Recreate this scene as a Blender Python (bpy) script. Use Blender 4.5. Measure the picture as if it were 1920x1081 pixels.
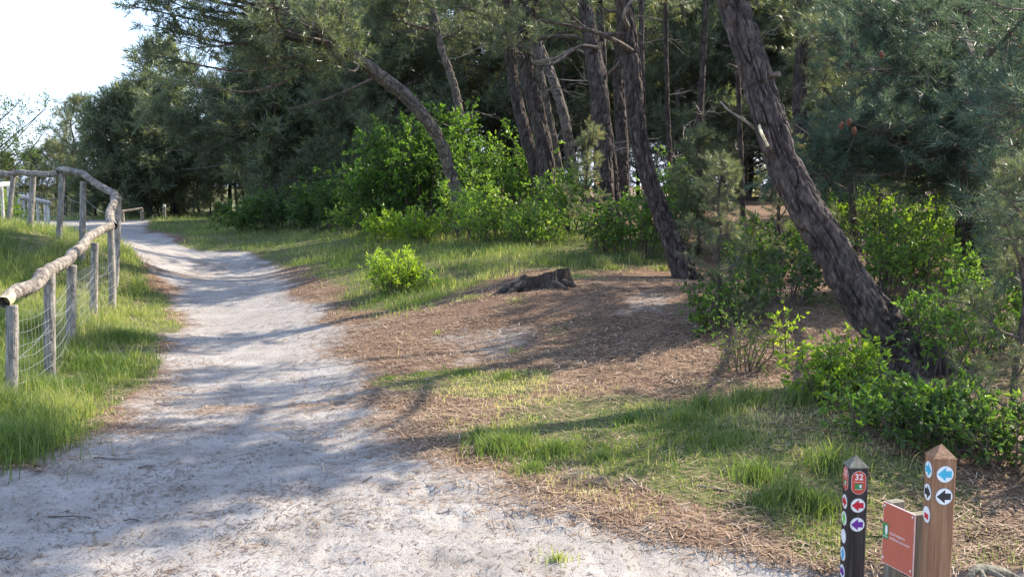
import bpy, math, random
import numpy as np
from mathutils import Vector
for o in list(bpy.data.objects): bpy.data.objects.remove(o)
C = bpy.context.scene.collection
SC = bpy.context.scene
# ------------------------------------------------------------------ camera, sky, sun
FPX = 1900.0; PITCH = math.atan(200.5/FPX); CAMZ = 2.0
cam = bpy.data.objects.new('camera', bpy.data.cameras.new('camera')); C.objects.link(cam)
cam.data.sensor_width = 36; cam.data.lens = FPX/1920*36
cam.location = (0, 0, CAMZ); cam.rotation_euler = (math.pi/2-PITCH, 0, 0)
cam.data.clip_start = .05; cam.data.clip_end = 2000
SC.camera = cam
SUN_EL = math.radians(39); SUN_AZ = math.radians(58)      # azimuth from +Y (ahead) towards +X (right)
w = bpy.data.worlds.new('World'); SC.world = w; w.use_nodes = True
nt = w.node_tree; nt.nodes.clear()
sky = nt.nodes.new('ShaderNodeTexSky'); sky.sky_type = 'NISHITA'; sky.sun_disc = False
sky.sun_elevation = SUN_EL; sky.sun_rotation = SUN_AZ; sky.dust_density = 1.2; sky.air_density = 1.0; sky.ozone_density = 1.0
bg = nt.nodes.new('ShaderNodeBackground'); bg.inputs[1].default_value = .15
wo = nt.nodes.new('ShaderNodeOutputWorld')
tcw = nt.nodes.new('ShaderNodeTexCoord'); cn = nt.nodes.new('ShaderNodeTexNoise'); cn.inputs['Scale'].default_value = 1.6; cn.inputs['Detail'].default_value = 5
cr = nt.nodes.new('ShaderNodeMapRange'); cr.inputs[1].default_value = .3; cr.inputs[2].default_value = .7; cr.inputs[3].default_value = .45; cr.inputs[4].default_value = .7
cmx = nt.nodes.new('ShaderNodeMix'); cmx.data_type = 'RGBA'; cmx.inputs[7].default_value = (2.9, 3.9, 6.1, 1)       # bluish tint mixed over the sky, added to lift it and fill the shade
nt.links.new(tcw.outputs['Generated'], cn.inputs[0]); nt.links.new(cn.outputs[0], cr.inputs[0]); nt.links.new(cr.outputs[0], cmx.inputs[0])
nt.links.new(sky.outputs[0], cmx.inputs[6]); nt.links.new(cmx.outputs[2], bg.inputs[0]); nt.links.new(bg.outputs[0], wo.inputs[0])
sl = bpy.data.lights.new('sun', 'SUN'); sl.energy = 5.0; sl.angle = math.radians(.55); sl.color = (1, .90, .76)
so = bpy.data.objects.new('sun', sl); C.objects.link(so)
SDIR = Vector((math.sin(SUN_AZ)*math.cos(SUN_EL), math.cos(SUN_AZ)*math.cos(SUN_EL), math.sin(SUN_EL)))
so.rotation_euler = SDIR.to_track_quat('Z', 'Y').to_euler(); so.location = (20, 20, 30)
SC.view_settings.view_transform = 'Standard'; SC.view_settings.look = 'None'
SC.view_settings.exposure = 1.32; SC.view_settings.gamma = 1
SC.cycles.max_bounces = 6; SC.cycles.diffuse_bounces = 3; SC.cycles.transmission_bounces = 4; SC.cycles.transparent_max_bounces = 4

R0 = np.random.default_rng(7)
# ------------------------------------------------------------------ maths
def at(px, py, d):
    u = (px-960)/FPX; v = (540.5-py)/FPX
    dy = math.cos(PITCH)+v*math.sin(PITCH); dz = v*math.cos(PITCH)-math.sin(PITCH)
    k = d/dy
    return np.array([u*k, d, CAMZ+dz*k])
def _h(i, j, s):
    n = (i.astype(np.int64)*374761393+j.astype(np.int64)*668265263+s*982451653) & 0xffffffff
    n = ((n ^ (n >> 13))*1274126177) & 0xffffffff
    n = n ^ (n >> 16)
    return (n & 0xffffff)/float(0xffffff)
def vn(x, y, s=0, per=0):
    x = np.asarray(x, float); y = np.asarray(y, float)
    i = np.floor(x); j = np.floor(y); fx = x-i; fy = y-j
    fx = fx*fx*(3-2*fx); fy = fy*fy*(3-2*fy)
    i0 = i; i1 = i+1
    if per: i0 = i % per; i1 = (i+1) % per
    return (_h(i0, j, s)*(1-fx)+_h(i1, j, s)*fx)*(1-fy)+(_h(i0, j+1, s)*(1-fx)+_h(i1, j+1, s)*fx)*fy
def fbm(x, y, s=0, o=4):
    t = 0; a = .5; n = 0
    for k in range(o): t = t+a*vn(x*2**k+k*17.3, y*2**k-k*9.1, s+k); n += a; a *= .5
    return t/n
def sst(a, b, x):
    t = np.clip((x-a)/(b-a), 0, 1); return t*t*(3-2*t)
# terrain: thin-plate spline through surveyed heights
CP = np.array([(-8,2,0),(0,2,0),(8,2,.1),(-3,5,0),(0,5,0),(3,5,-.15),(1.8,5.2,-.22),(1.2,4.6,-.1),(2.6,5.6,-.15),(0,8,0),(-2,8,0),(-3,12,0),(-4,16,0),(-7,22,0),(-10,28,0),(-14,38,.1),(-17,45,.2),(-30,45,.25),(-45,45,.5),
 (1.2,7,.05),(2,9,.15),(3.3,9,.3),(5,9,.35),(1,10.5,.15),(0,12,.15),(.3,14,.45),(3,16.5,.42),(1.5,15.4,.5),(-1.6,15,.2),(-1.5,18,.5),(1.5,19,.72),(-1.3,25,1.05),(1,24,1.1),(4,22,.9),
 (6,13,.6),(8,18,.8),(12,30,1.2),(-4,25,.5),(-4,20,.22),(-6,33,.6),(-2,35,1.2),(-9,42,.5),(-10,55,.3),
 (-4.5,9,.0),(-5,11,.0),(-6.05,14.5,.02),(-6.9,17.5,.1),(-7.8,18.3,.7),(-8.6,19,.95),(-9.5,20,1.05),(-10.5,20.6,1.1),(-14,22,1.2),(-6.5,11.5,.25),(-9,14,.6),(-12,10,.4),
 (-9,24,.6),(-12,30,.3),(-20,30,.6),(-80,80,.5),(80,80,1.5),(0,80,.3),(-80,10,.6),(80,10,1),(60,50,1.5),(-60,45,.6),(0,160,.5),(-160,160,.5),(160,160,.5),(0,-20,0),(-40,-20,0),(40,-20,0),(0,400,0),(-400,400,0),(400,400,0),(-400,0,0),(400,0,0)], float)
def _phi(r): return np.where(r > 1e-9, r*r*np.log(r+1e-12), 0)
_n = len(CP)
_A = np.zeros((_n+3, _n+3)); _r = np.hypot(CP[:,None,0]-CP[None,:,0], CP[:,None,1]-CP[None,:,1])
_A[:_n,:_n] = _phi(_r)+np.eye(_n)*.35; _A[:_n,_n] = 1; _A[:_n,_n+1:] = CP[:,:2]; _A[_n:,:_n] = _A[:_n,_n:].T
_w = np.linalg.solve(_A, np.concatenate([CP[:,2], [0,0,0]]))
def Hs(x, y):
    x = np.asarray(x, float); y = np.asarray(y, float); x, y = np.broadcast_arrays(x, y); z = np.zeros(np.broadcast(x, y).shape)+_w[_n]+_w[_n+1]*x+_w[_n+2]*y
    for k in range(_n): z = z+_w[k]*_phi(np.hypot(x-CP[k,0], y-CP[k,1]))
    return np.clip(z, -.6, 3)
def Gs(px, py):
    ds = np.concatenate([np.arange(3.5, 30, .04), np.arange(30, 90, .2)]); u = (px-960)/FPX; v = (540.5-py)/FPX
    dy = math.cos(PITCH)+v*math.sin(PITCH); dz = v*math.cos(PITCH)-math.sin(PITCH); X_ = u*ds/dy; k = np.where(CAMZ+dz*ds/dy < Hs(X_, ds)-.03)[0]; i = k[0] if len(k) else len(ds)-1
    return (X_[i], ds[i])
_L = [Gs(*p) for p in ((0,882),(95,850),(170,795),(270,742),(285,690),(305,640),(330,590),(285,520),(245,480),(232,455))]
_R = [Gs(*p) for p in ((1600,1078),(1400,1040),(1200,992),(1000,945),(850,885),(735,810),(720,740),(700,690),(640,620),(570,560),(525,495),(430,470),(335,457))]
LY = np.array([-50, 6.0, _L[0][1]-.25]+[p[1] for p in _L]+[38, 39, 49, 50, 400]); LX = np.array([-60, -60, -9]+[p[0] for p in _L]+[-17, -60, -60, -60, -60.])
RY = np.array([-50, 4.4]+[p[1] for p in _R]+[40, 48.5, 50, 400]); RX = np.array([60, 14]+[p[0] for p in _R]+[-14.5, -17, -70, -70.])
assert (np.diff(LY) > 0).all() and (np.diff(RY) > 0).all(), (LY, RY)
def path_sd(x, y):          # >0 inside the sandy path
    return np.minimum(x-np.interp(y, LY, LX), np.interp(y, RY, RX)-x)
def H(x, y):
    x = np.asarray(x, float); y = np.asarray(y, float)
    z = Hs(x, y)+.05*(fbm(x*.6, y*.6, 3, 3)-.5)
    ps = path_sd(x, y)
    z = z-.05*sst(-.3, .8, ps)
    return z
_fp = np.random.default_rng(99); FP = []
for _k in range(26):
    _a = math.radians(_fp.choice([90, 270, 80, 100, 0, 180])+_fp.normal(0, 14)); _x, _y = _fp.uniform(-4.5, 1.2), _fp.uniform(3.9, 9.5)
    for _q in range(6): FP.append((_x+math.cos(_a)*.62*_q-math.sin(_a)*.09*(-1)**_q, _y+math.sin(_a)*.62*_q+math.cos(_a)*.09*(-1)**_q, _a+_fp.normal(0, .12)))
def prints(x, y):
    z = np.zeros(x.shape); m = (y < 12) & (y > 3.5) & (path_sd(x, y) > .1); X_ = x[m]; Y_ = y[m]; t = np.zeros(X_.shape)
    for a, b, c in FP:
        k = (np.abs(X_-a) < .3) & (np.abs(Y_-b) < .3)
        if not k.any(): continue
        dx = X_[k]-a; dy = Y_[k]-b; u = dx*math.cos(c)+dy*math.sin(c); v = -dx*math.sin(c)+dy*math.cos(c); r = np.sqrt((u/.14)**2+(v/.05)**2)
        t[k] += .016*sst(1.15, .7, r)-.007*np.exp(-((r-1.3)/.22)**2)
    z[m] = t; return z
def Hd(x, y):               # with the small relief
    z = H(x, y); near = sst(26, 8, y)
    z = z+near*(.045*(fbm(x*3.1, y*3.1, 11, 4)-.5)+.022*(fbm(x*9, y*9, 12, 3)-.5))
    z = z-prints(x, y)
    pit = np.clip(vn(x*5.5, y*5.5, 13)-.62, 0, 1); z = z-near*.07*pit*sst(9, 4.5, y)
    return z
def G(px, py):              # where the view line through a point of the plan meets the ground
    ds = np.concatenate([np.arange(3.5, 30, .05), np.arange(30, 90, .25)])
    u = (px-960)/FPX; v = (540.5-py)/FPX
    dy = math.cos(PITCH)+v*math.sin(PITCH); dz = v*math.cos(PITCH)-math.sin(PITCH)
    X = u*ds/dy; Z = CAMZ+dz*ds/dy
    k = np.where(Z < H(X, ds))[0]
    i = k[0] if len(k) else len(ds)-1
    return np.array([X[i], ds[i], float(H(X[i], ds[i]))])
def polymask(poly, x, y, soft=.3, namp=.5, nf=1.3, seed=0):
    P = np.array(poly, float); Q = np.roll(P, -1, 0); d = np.full(x.shape, 1e9); ins = np.zeros(x.shape, bool)
    for a, b in zip(P, Q):
        e = b-a; L = e@e+1e-12; t = np.clip(((x-a[0])*e[0]+(y-a[1])*e[1])/L, 0, 1)
        d = np.minimum(d, np.hypot(x-a[0]-t*e[0], y-a[1]-t*e[1]))
        c = ((a[1] > y) != (b[1] > y)) & (x < (b[0]-a[0])*(y-a[1])/(b[1]-a[1]+1e-12)+a[0]); ins ^= c
    sd = np.where(ins, d, -d)+namp*(fbm(x*nf, y*nf, 40+seed, 3)-.5)*2
    return sst(-soft, soft, sd)
# ------------------------------------------------------------------ mesh builder
def wloc(o):
    v = Vector((0, 0, 0))
    while o: v = v+o.location; o = o.parent
    return v
class MB:
    def __init__(s): s.V = []; s.F = []; s.n = 0
    def add(s, v, f, tone=.5):
        v = np.asarray(v, float).reshape(-1, 3); f = np.asarray(f, int)
        t = np.broadcast_to(np.asarray(tone, float), (len(f),))
        s.V.append(v); s.F.append((f+s.n, t)); s.n += len(v)
    def build(s, name, mat, parent=None, smooth=False, local=False):
        me = bpy.data.meshes.new(name)
        V = np.concatenate(s.V)
        if parent is not None and not local: V = V-np.array(wloc(parent))[None]
        me.vertices.add(len(V)); me.vertices.foreach_set('co', V.astype(np.float32).ravel())
        li = np.concatenate([f.ravel() for f, t in s.F]); sz = np.concatenate([np.full(len(f), f.shape[1]) for f, t in s.F])
        st = np.concatenate([[0], np.cumsum(sz)[:-1]])
        me.loops.add(len(li)); me.loops.foreach_set('vertex_index', li.astype(np.int32))
        me.polygons.add(len(sz)); me.polygons.foreach_set('loop_start', st.astype(np.int32))
        me.update(calc_edges=True)
        a = me.attributes.new('tone', 'FLOAT', 'FACE'); a.data.foreach_set('value', np.concatenate([t for f, t in s.F]).astype(np.float32))
        me.polygons.foreach_set('use_smooth', np.full(len(sz), bool(smooth)))
        me.materials.append(mat)
        o = bpy.data.objects.new(name, me); C.objects.link(o)
        if parent is not None: o.parent = parent
        return o
def catm(P, n):
    P = np.array(P, float); m = len(P)
    if m == 2: t = np.linspace(0, 1, n)[:, None]; return P[0]*(1-t)+P[1]*t
    E = np.vstack([2*P[0]-P[1], P, 2*P[-1]-P[-2]]); t = np.linspace(0, m-1-1e-6, n); i = t.astype(int); f = (t-i)[:, None]
    a, b, c, d = E[i], E[i+1], E[i+2], E[i+3]
    return .5*(2*b+(c-a)*f+(2*a-5*b+4*c-d)*f*f+(3*b-a-3*c+d)*f**3)
def frames(P):
    T = np.gradient(P, axis=0); T /= np.linalg.norm(T, axis=1)[:, None]+1e-9
    m = np.abs(T.mean(0)); r = np.eye(3)[int(np.argmin(m))]
    A = np.cross(T, r); A /= np.linalg.norm(A, axis=1)[:, None]+1e-9
    return T, A, np.cross(T, A)
def tube(mb, P, rad, sides=5, tone=.5, cap=True):
    P = np.asarray(P, float); n = len(P); rad = np.broadcast_to(np.asarray(rad, float), (n,))
    T, A, B = frames(P); a = np.arange(sides)*2*math.pi/sides
    V = P[:, None]+rad[:, None, None]*(np.cos(a)[None, :, None]*A[:, None]+np.sin(a)[None, :, None]*B[:, None])
    k = np.arange(sides); i = np.arange(n-1)[:, None]*sides
    Fq = np.stack([i+k, i+(k+1) % sides, i+sides+(k+1) % sides, i+sides+k], -1).reshape(-1, 4)
    mb.add(V, Fq, tone)
    if cap and sides > 3:
        mb.add(V[-1], [list(range(sides))], tone); mb.add(V[0], [list(range(sides))[::-1]], tone)
def bark_tube(mb, P, rad, sides, depth=.02, cell=.045, seed=0, flare=0, knots=0):
    # trunk with plated, furrowed bark modelled in the surface
    L = np.linalg.norm(np.diff(P, axis=0), axis=1).sum(); n = max(8, int(L/(cell*.6)))
    Q = catm(P, n); R = np.interp(np.linspace(0, 1, n), np.linspace(0, 1, len(rad)), rad)
    T, A, B = frames(Q); a = np.arange(sides)*2*math.pi/sides; s = np.linspace(0, L, n)
    per = max(6, int(2*math.pi*R.mean()/cell)); U = (a/(2*math.pi)*per)[None, :]+0*s[:, None]; Vv = (s/(cell*3.6))[:, None]+0*a[None, :]
    wob = 1.6*(vn(U*.5, Vv*.7, seed+1, max(3, per//2))-.5)
    n1 = vn(U+wob, Vv, seed+2, per); n2 = vn(U*2, Vv*2.2+wob, seed+3, per*2)
    fur = np.exp(-(np.abs(2*n1-1)/.22)**2)*.8+np.exp(-(np.abs(2*n2-1)/.25)**2)*.35
    low = vn(U/per*4, Vv*.12, seed+5, 4)-.5
    rr = R[:, None]*(1+.13*low)-depth*fur*np.minimum(1, R[:, None]/.12)+.006*(vn(U*3, Vv*6, seed+9, per*3)-.5)
    if flare: rr = rr*(1+flare*np.exp(-s/.25)[:, None]*(.7+.5*np.sin(a*5+seed)[None, :]))
    W = Q[:, None]+rr[..., None]*(np.cos(a)[None, :, None]*A[:, None]+np.sin(a)[None, :, None]*B[:, None])
    k = np.arange(sides); i = np.arange(n-1)[:, None]*sides
    Fq = np.stack([i+k, i+(k+1) % sides, i+sides+(k+1) % sides, i+sides+k], -1).reshape(-1, 4)
    tone = .55+.5*(vn(U*.7+9, Vv*1.3, seed+7, 0)-.5)-.28*fur
    mb.add(W, Fq, tone[:-1].ravel())
    mb.add(W[-1], [list(range(sides))], .5)
    return Q, R
def rots(D, roll):
    D = D/(np.linalg.norm(D, axis=1)[:, None]+1e-9); ref = np.where(np.abs(D[:, 2:3]) < .9, [[0, 0, 1.]], [[1., 0, 0]])
    A = np.cross(ref, D); A /= np.linalg.norm(A, axis=1)[:, None]; B = np.cross(D, A)
    c = np.cos(roll)[:, None]; s = np.sin(roll)[:, None]
    return np.stack([A*c+B*s, -A*s+B*c, D], -1)
def inst(mb, tv, tf, tt, pos, D, sc, rng, tone, roll=None):
    k = len(pos)
    if k == 0: return
    M = rots(np.asarray(D, float), rng.uniform(0, 6.28, k) if roll is None else roll)
    V = np.einsum('kij,nj->kni', M, tv)*np.asarray(sc)[:, None, None]+np.asarray(pos)[:, None]
    Fx = tf[None]+(np.arange(k)*len(tv))[:, None, None]
    mb.add(V.reshape(-1, 3), Fx.reshape(-1, tf.shape[1]), (tt[None]+np.asarray(tone)[:, None]).ravel())
# ------------------------------------------------------------------ materials
def mat(name, build):
    m = bpy.data.materials.new(name); m.use_nodes = True; nt = m.node_tree; nt.nodes.clear()
    out = nt.nodes.new('ShaderNodeOutputMaterial')
    N = lambda t, **k: _node(nt, t, k)
    Lk = lambda a, b: nt.links.new(a, b)
    build(nt, N, Lk, out); return m
def _node(nt, t, k):
    n = nt.nodes.new(t)
    for a, b in k.items():
        if a.startswith('_'): setattr(n, a[1:], b)
        else:
            key = a.replace('__', ' '); n.inputs[key].default_value = b
    return n
def ramp(N, stops):
    r = N('ShaderNodeValToRGB'); e = r.color_ramp.elements
    while len(e) < len(stops): e.new(.5)
    for q, (p, c) in zip(e, stops): q.position = p; q.color = (*c, 1)
    return r
def leafmat(name, stops, trans=.4, rough=.45, tr_tint=(1.25, 1.3, .6), vary=.25, spec=.35):
    def b(nt, N, L, out):
        at_ = N('ShaderNodeAttribute', _attribute_name='tone'); oi = N('ShaderNodeObjectInfo')
        m1 = N('ShaderNodeMath', _operation='MULTIPLY_ADD'); m1.inputs[1].default_value = vary; L(oi.outputs['Random'], m1.inputs[0]); L(at_.outputs['Fac'], m1.inputs[2])
        m2 = N('ShaderNodeMath', _operation='SUBTRACT'); m2.inputs[1].default_value = vary/2; L(m1.outputs[0], m2.inputs[0])
        r = ramp(N, stops); L(m2.outputs[0], r.inputs[0])
        p = N('ShaderNodeBsdfPrincipled', Roughness=rough); p.inputs['Specular IOR Level'].default_value = spec; L(r.outputs[0], p.inputs['Base Color'])
        if trans > 0:
            mx = N('ShaderNodeMix', _data_type='RGBA', _blend_type='MULTIPLY'); mx.inputs[0].default_value = 1; L(r.outputs[0], mx.inputs[6]); mx.inputs[7].default_value = (*[min(2.5, c*1.5) for c in tr_tint], 1)
            t = N('ShaderNodeBsdfTranslucent'); L(mx.outputs[2], t.inputs['Color'])
            ms = N('ShaderNodeMixShader'); ms.inputs[0].default_value = trans; L(p.outputs[0], ms.inputs[1]); L(t.outputs[0], ms.inputs[2]); L(ms.outputs[0], out.inputs[0])
        else: L(p.outputs[0], out.inputs[0])
    return mat(name, b)
M_NEED = leafmat('pine_needles', [(0, (.045, .060, .034)), (.35, (.082, .108, .066)), (.7, (.145, .17, .095)), (.9, (.25, .245, .12)), (1, (.38, .25, .13))], .44, .38, (1.3, 1.25, .7), spec=.6)
M_NEEDB = leafmat('blue_green_needles', [(0, (.038, .064, .046)), (.4, (.080, .120, .084)), (.75, (.13, .185, .13)), (.93, (.19, .24, .15)), (1, (.38, .25, .14))], .28, .5, (1.2, 1.2, .75), spec=.3)
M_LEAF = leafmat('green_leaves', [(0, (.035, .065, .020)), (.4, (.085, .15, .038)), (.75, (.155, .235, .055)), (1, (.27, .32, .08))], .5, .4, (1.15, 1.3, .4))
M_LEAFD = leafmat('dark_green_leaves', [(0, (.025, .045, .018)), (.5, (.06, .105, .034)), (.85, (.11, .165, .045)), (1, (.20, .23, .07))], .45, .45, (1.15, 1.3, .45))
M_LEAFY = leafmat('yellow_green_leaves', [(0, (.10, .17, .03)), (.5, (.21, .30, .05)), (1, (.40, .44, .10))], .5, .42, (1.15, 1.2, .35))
M_GRASS = leafmat('grass_blades', [(0, (.045, .085, .02)), (.3, (.10, .148, .042)), (.55, (.175, .215, .072)), (.75, (.27, .29, .10)), (1, (.50, .42, .24))], .4, .5, (1.1, 1.2, .5), 0)
M_LITTER = leafmat('fallen_needles', [(0, (.06, .038, .027)), (.4, (.18, .115, .07)), (.75, (.33, .225, .145)), (1, (.50, .40, .29))], 0, .7, vary=0, spec=.2)
def barkm(name, c0, c1, c2, rough=.9, bs=.6, sc=14, zs=.3):
    def b(nt, N, L, out):
        tc = N('ShaderNodeTexCoord'); mp = N('ShaderNodeMapping'); mp.inputs['Scale'].default_value = (1, 1, zs); L(tc.outputs['Object'], mp.inputs[0])
        a = N('ShaderNodeTexNoise', Scale=sc, Detail=8.0, Roughness=.65); L(mp.outputs[0], a.inputs[0])
        r = ramp(N, [(.3, c0), (.5, c1), (.68, c2)]); L(a.outputs[0], r.inputs[0])
        at_ = N('ShaderNodeAttribute', _attribute_name='tone'); r2 = ramp(N, [(.2, (.6, .6, .6)), (.8, (1.35, 1.3, 1.25))]); L(at_.outputs['Fac'], r2.inputs[0])
        mx = N('ShaderNodeMix', _data_type='RGBA', _blend_type='MULTIPLY'); mx.inputs[0].default_value = 1; L(r.outputs[0], mx.inputs[6]); L(r2.outputs[0], mx.inputs[7])
        p = N('ShaderNodeBsdfPrincipled', Roughness=rough); p.inputs['Specular IOR Level'].default_value = .25; L(mx.outputs[2], p.inputs['Base Color'])
        n2 = N('ShaderNodeTexNoise', Scale=sc*4, Detail=6.0); L(mp.outputs[0], n2.inputs[0]); bp = N('ShaderNodeBump', Strength=bs, Distance=.01); L(n2.outputs[0], bp.inputs['Height']); L(bp.outputs[0], p.inputs['Normal'])
        L(p.outputs[0], out.inputs[0])
    return mat(name, b)
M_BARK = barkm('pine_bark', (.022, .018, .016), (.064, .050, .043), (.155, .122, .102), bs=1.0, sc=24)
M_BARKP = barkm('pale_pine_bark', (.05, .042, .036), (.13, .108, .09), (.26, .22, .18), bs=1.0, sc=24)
M_TWIG = barkm('twig_bark', (.05, .04, .035), (.11, .085, .07), (.20, .16, .13), bs=.2)
M_DEAD = barkm('dead_wood', (.10, .09, .075), (.24, .21, .17), (.36, .32, .26), bs=.3)
M_POST = barkm('weathered_post', (.13, .12, .11), (.25, .235, .21), (.38, .35, .30), sc=40, bs=.8, zs=.08)
M_RAIL = barkm('bark_stripped_rail', (.07, .058, .05), (.20, .175, .15), (.38, .34, .29), sc=22, bs=1.0)
M_FRESH = barkm('sawn_wood', (.48, .36, .18), (.62, .50, .30), (.72, .62, .42), sc=8, bs=.2)
M_STUMP = barkm('old_stump', (.020, .017, .015), (.055, .044, .037), (.13, .105, .085), sc=12, bs=.9)
M_STUMPT = barkm('stump_cut', (.10, .085, .06), (.24, .21, .15), (.38, .34, .25), sc=16, bs=.6)
M_BROWN = barkm('oiled_brown_wood', (.17, .085, .045), (.27, .145, .078), (.38, .225, .13), rough=.7, sc=45, bs=.7, zs=.06)
M_BLACKW = barkm('dark_stained_wood', (.022, .017, .016), (.040, .032, .029), (.085, .07, .062), rough=.7, sc=45, bs=.7, zs=.06)
M_GREYW = barkm('grey_green_wood', (.10, .095, .07), (.16, .15, .115), (.24, .23, .18), rough=.8, sc=45, bs=.6, zs=.06)
M_WHITEW = barkm('pale_wood', (.5, .48, .44), (.62, .6, .56), (.75, .73, .68), sc=8, bs=.2)
M_CONE = barkm('cone_scales', (.09, .04, .025), (.16, .07, .04), (.24, .12, .07), sc=60, bs=.8)
def plain(name, c, rough=.5, metal=0):
    def b(nt, N, L, out):
        tc = N('ShaderNodeTexCoord'); a = N('ShaderNodeTexNoise', Scale=25.0, Detail=4.0); L(tc.outputs['Object'], a.inputs[0])
        r = ramp(N, [(.25, tuple(x*.86 for x in c)), (.7, c)]); L(a.outputs[0], r.inputs[0])
        p = N('ShaderNodeBsdfPrincipled', Roughness=rough, Metallic=metal); L(r.outputs[0], p.inputs['Base Color']); L(p.outputs[0], out.inputs[0])
    return mat(name, b)
M_WIRE = plain('galvanised_wire', (.38, .38, .36), .5, .6)
P_WHITE = plain('white_plastic', (.78, .78, .76)); P_BLUE = plain('blue_print', (.05, .42, .58)); P_BLACK = plain('black_print', (.02, .02, .022))
P_RED = plain('red_print', (.55, .012, .03)); P_PURP = plain('purple_print', (.15, .018, .27)); P_GREEN = plain('green_print', (.18, .52, .08)); P_BLUE2 = plain('mid_blue_print', (.05, .35, .68))
P_ORED = plain('orange_red_print', (.52, .06, .03)); P_LOGO = plain('logo_green', (.03, .22, .06)); P_PANEL = plain('brick_red_panel', (.46, .105, .06), .42); P_PINK = plain('pale_print', (.72, .52, .48)); P_RIM = plain('grey_rim', (.25, .25, .25))
def groundm(nt, N, L, out):
    tc = N('ShaderNodeTexCoord'); P = tc.outputs['Object']
    def noise(s, d=6.0, r=.6, v=None):
        n = N('ShaderNodeTexNoise', Scale=s, Detail=d, Roughness=r); L(v if v else P, n.inputs[0]); return n.outputs[0]
    def att(a): n = N('ShaderNodeAttribute', _attribute_name=a); return n.outputs['Fac']
    def mix(f, a, b):
        m = N('ShaderNodeMix', _data_type='RGBA'); L(f, m.inputs[0]); L(a, m.inputs[6]); L(b, m.inputs[7]); return m.outputs[2]
    def mth(op, a, b):
        m = N('ShaderNodeMath', _operation=op)
        for i, q in enumerate((a, b)):
            if isinstance(q, (int, float)): m.inputs[i].default_value = q
            else: L(q, m.inputs[i])
        return m.outputs[0]
    # sand
    s1 = ramp(N, [(.3, (.215, .195, .172)), (.5, (.295, .27, .246)), (.7, (.36, .335, .306))]); L(noise(2.2), s1.inputs[0])
    s2 = ramp(N, [(.36, (.45, .42, .40)), (.47, (.85, .84, .83)), (.6, (1, 1, 1))]); L(noise(70, 5, .7), s2.inputs[0])
    sm = N('ShaderNodeMix', _data_type='RGBA', _blend_type='MULTIPLY'); sm.inputs[0].default_value = .75; L(s1.outputs[0], sm.inputs[6]); L(s2.outputs[0], sm.inputs[7])
    # litter: short criss-cross needles as stretched noise in two directions
    def strn(rz):
        mp = N('ShaderNodeMapping'); mp.inputs['Rotation'].default_value = (0, 0, rz); mp.inputs['Scale'].default_value = (1, .16, 1); L(P, mp.inputs[0]); return noise(75, 4, .6, mp.outputs[0])
    ln = mth('MAXIMUM', strn(.4), strn(1.9))
    l1 = ramp(N, [(.40, (.055, .036, .027)), (.55, (.15, .098, .064)), (.68, (.27, .185, .125)), (.8, (.40, .31, .225))]); L(ln, l1.inputs[0])
    l2 = ramp(N, [(.35, (.7, .65, .62)), (.65, (1.2, 1.15, 1.1))]); L(noise(1.4), l2.inputs[0])
    lm = N('ShaderNodeMix', _data_type='RGBA', _blend_type='MULTIPLY'); lm.inputs[0].default_value = 1; L(l1.outputs[0], lm.inputs[6]); L(l2.outputs[0], lm.inputs[7])
    g1 = ramp(N, [(.35, (.045, .05, .018)), (.5, (.085, .095, .03)), (.65, (.16, .14, .06))]); L(noise(22), g1.inputs[0])
    # masks roughened by noise
    nz = mth('MULTIPLY', mth('SUBTRACT', noise(5, 8, .7), .5), 1.5)
    fs = ramp(N, [(.28, (0, 0, 0)), (.78, (1, 1, 1))]); L(mth('ADD', att('sand'), nz), fs.inputs[0])
    fg = ramp(N, [(.35, (0, 0, 0)), (.6, (1, 1, 1))]); L(mth('ADD', att('grass'), nz), fg.inputs[0])
    col = mix(fs.outputs[0], lm.outputs[2], sm.outputs[2]); col = mix(fg.outputs[0], col, g1.outputs[0])
    p = N('ShaderNodeBsdfPrincipled', Roughness=.95); p.inputs['Specular IOR Level'].default_value = .15; L(col, p.inputs['Base Color'])
    bp = N('ShaderNodeBump', Strength=.8, Distance=.02); L(noise(28, 8, .65), bp.inputs['Height'])
    bp2 = N('ShaderNodeBump', Strength=.5, Distance=.01); L(ln, bp2.inputs['Height']); L(bp.outputs[0], bp2.inputs['Normal']); L(bp2.outputs[0], p.inputs['Normal'])
    L(p.outputs[0], out.inputs[0])
M_GROUND = mat('sandy_forest_floor', groundm)
# ------------------------------------------------------------------ naming helpers
def tag(o, label=None, cat=None, group=None, kind=None):
    if label: o['label'] = label
    if cat: o['category'] = cat
    if group: o['group'] = group
    if kind: o['kind'] = kind
    return o
def thing(name, label, cat, loc, group=None, rz=0):
    o = bpy.data.objects.new(name, None); C.objects.link(o); o.location = tuple(float(x) for x in loc); o.rotation_euler = (0, 0, rz)
    return tag(o, label, cat, group)
def copy_tree(o, parent=None):
    c = o.copy(); C.objects.link(c)
    if parent: c.parent = parent
    for ch in [q for q in o.children]: copy_tree(ch, c)
    return c
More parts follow.
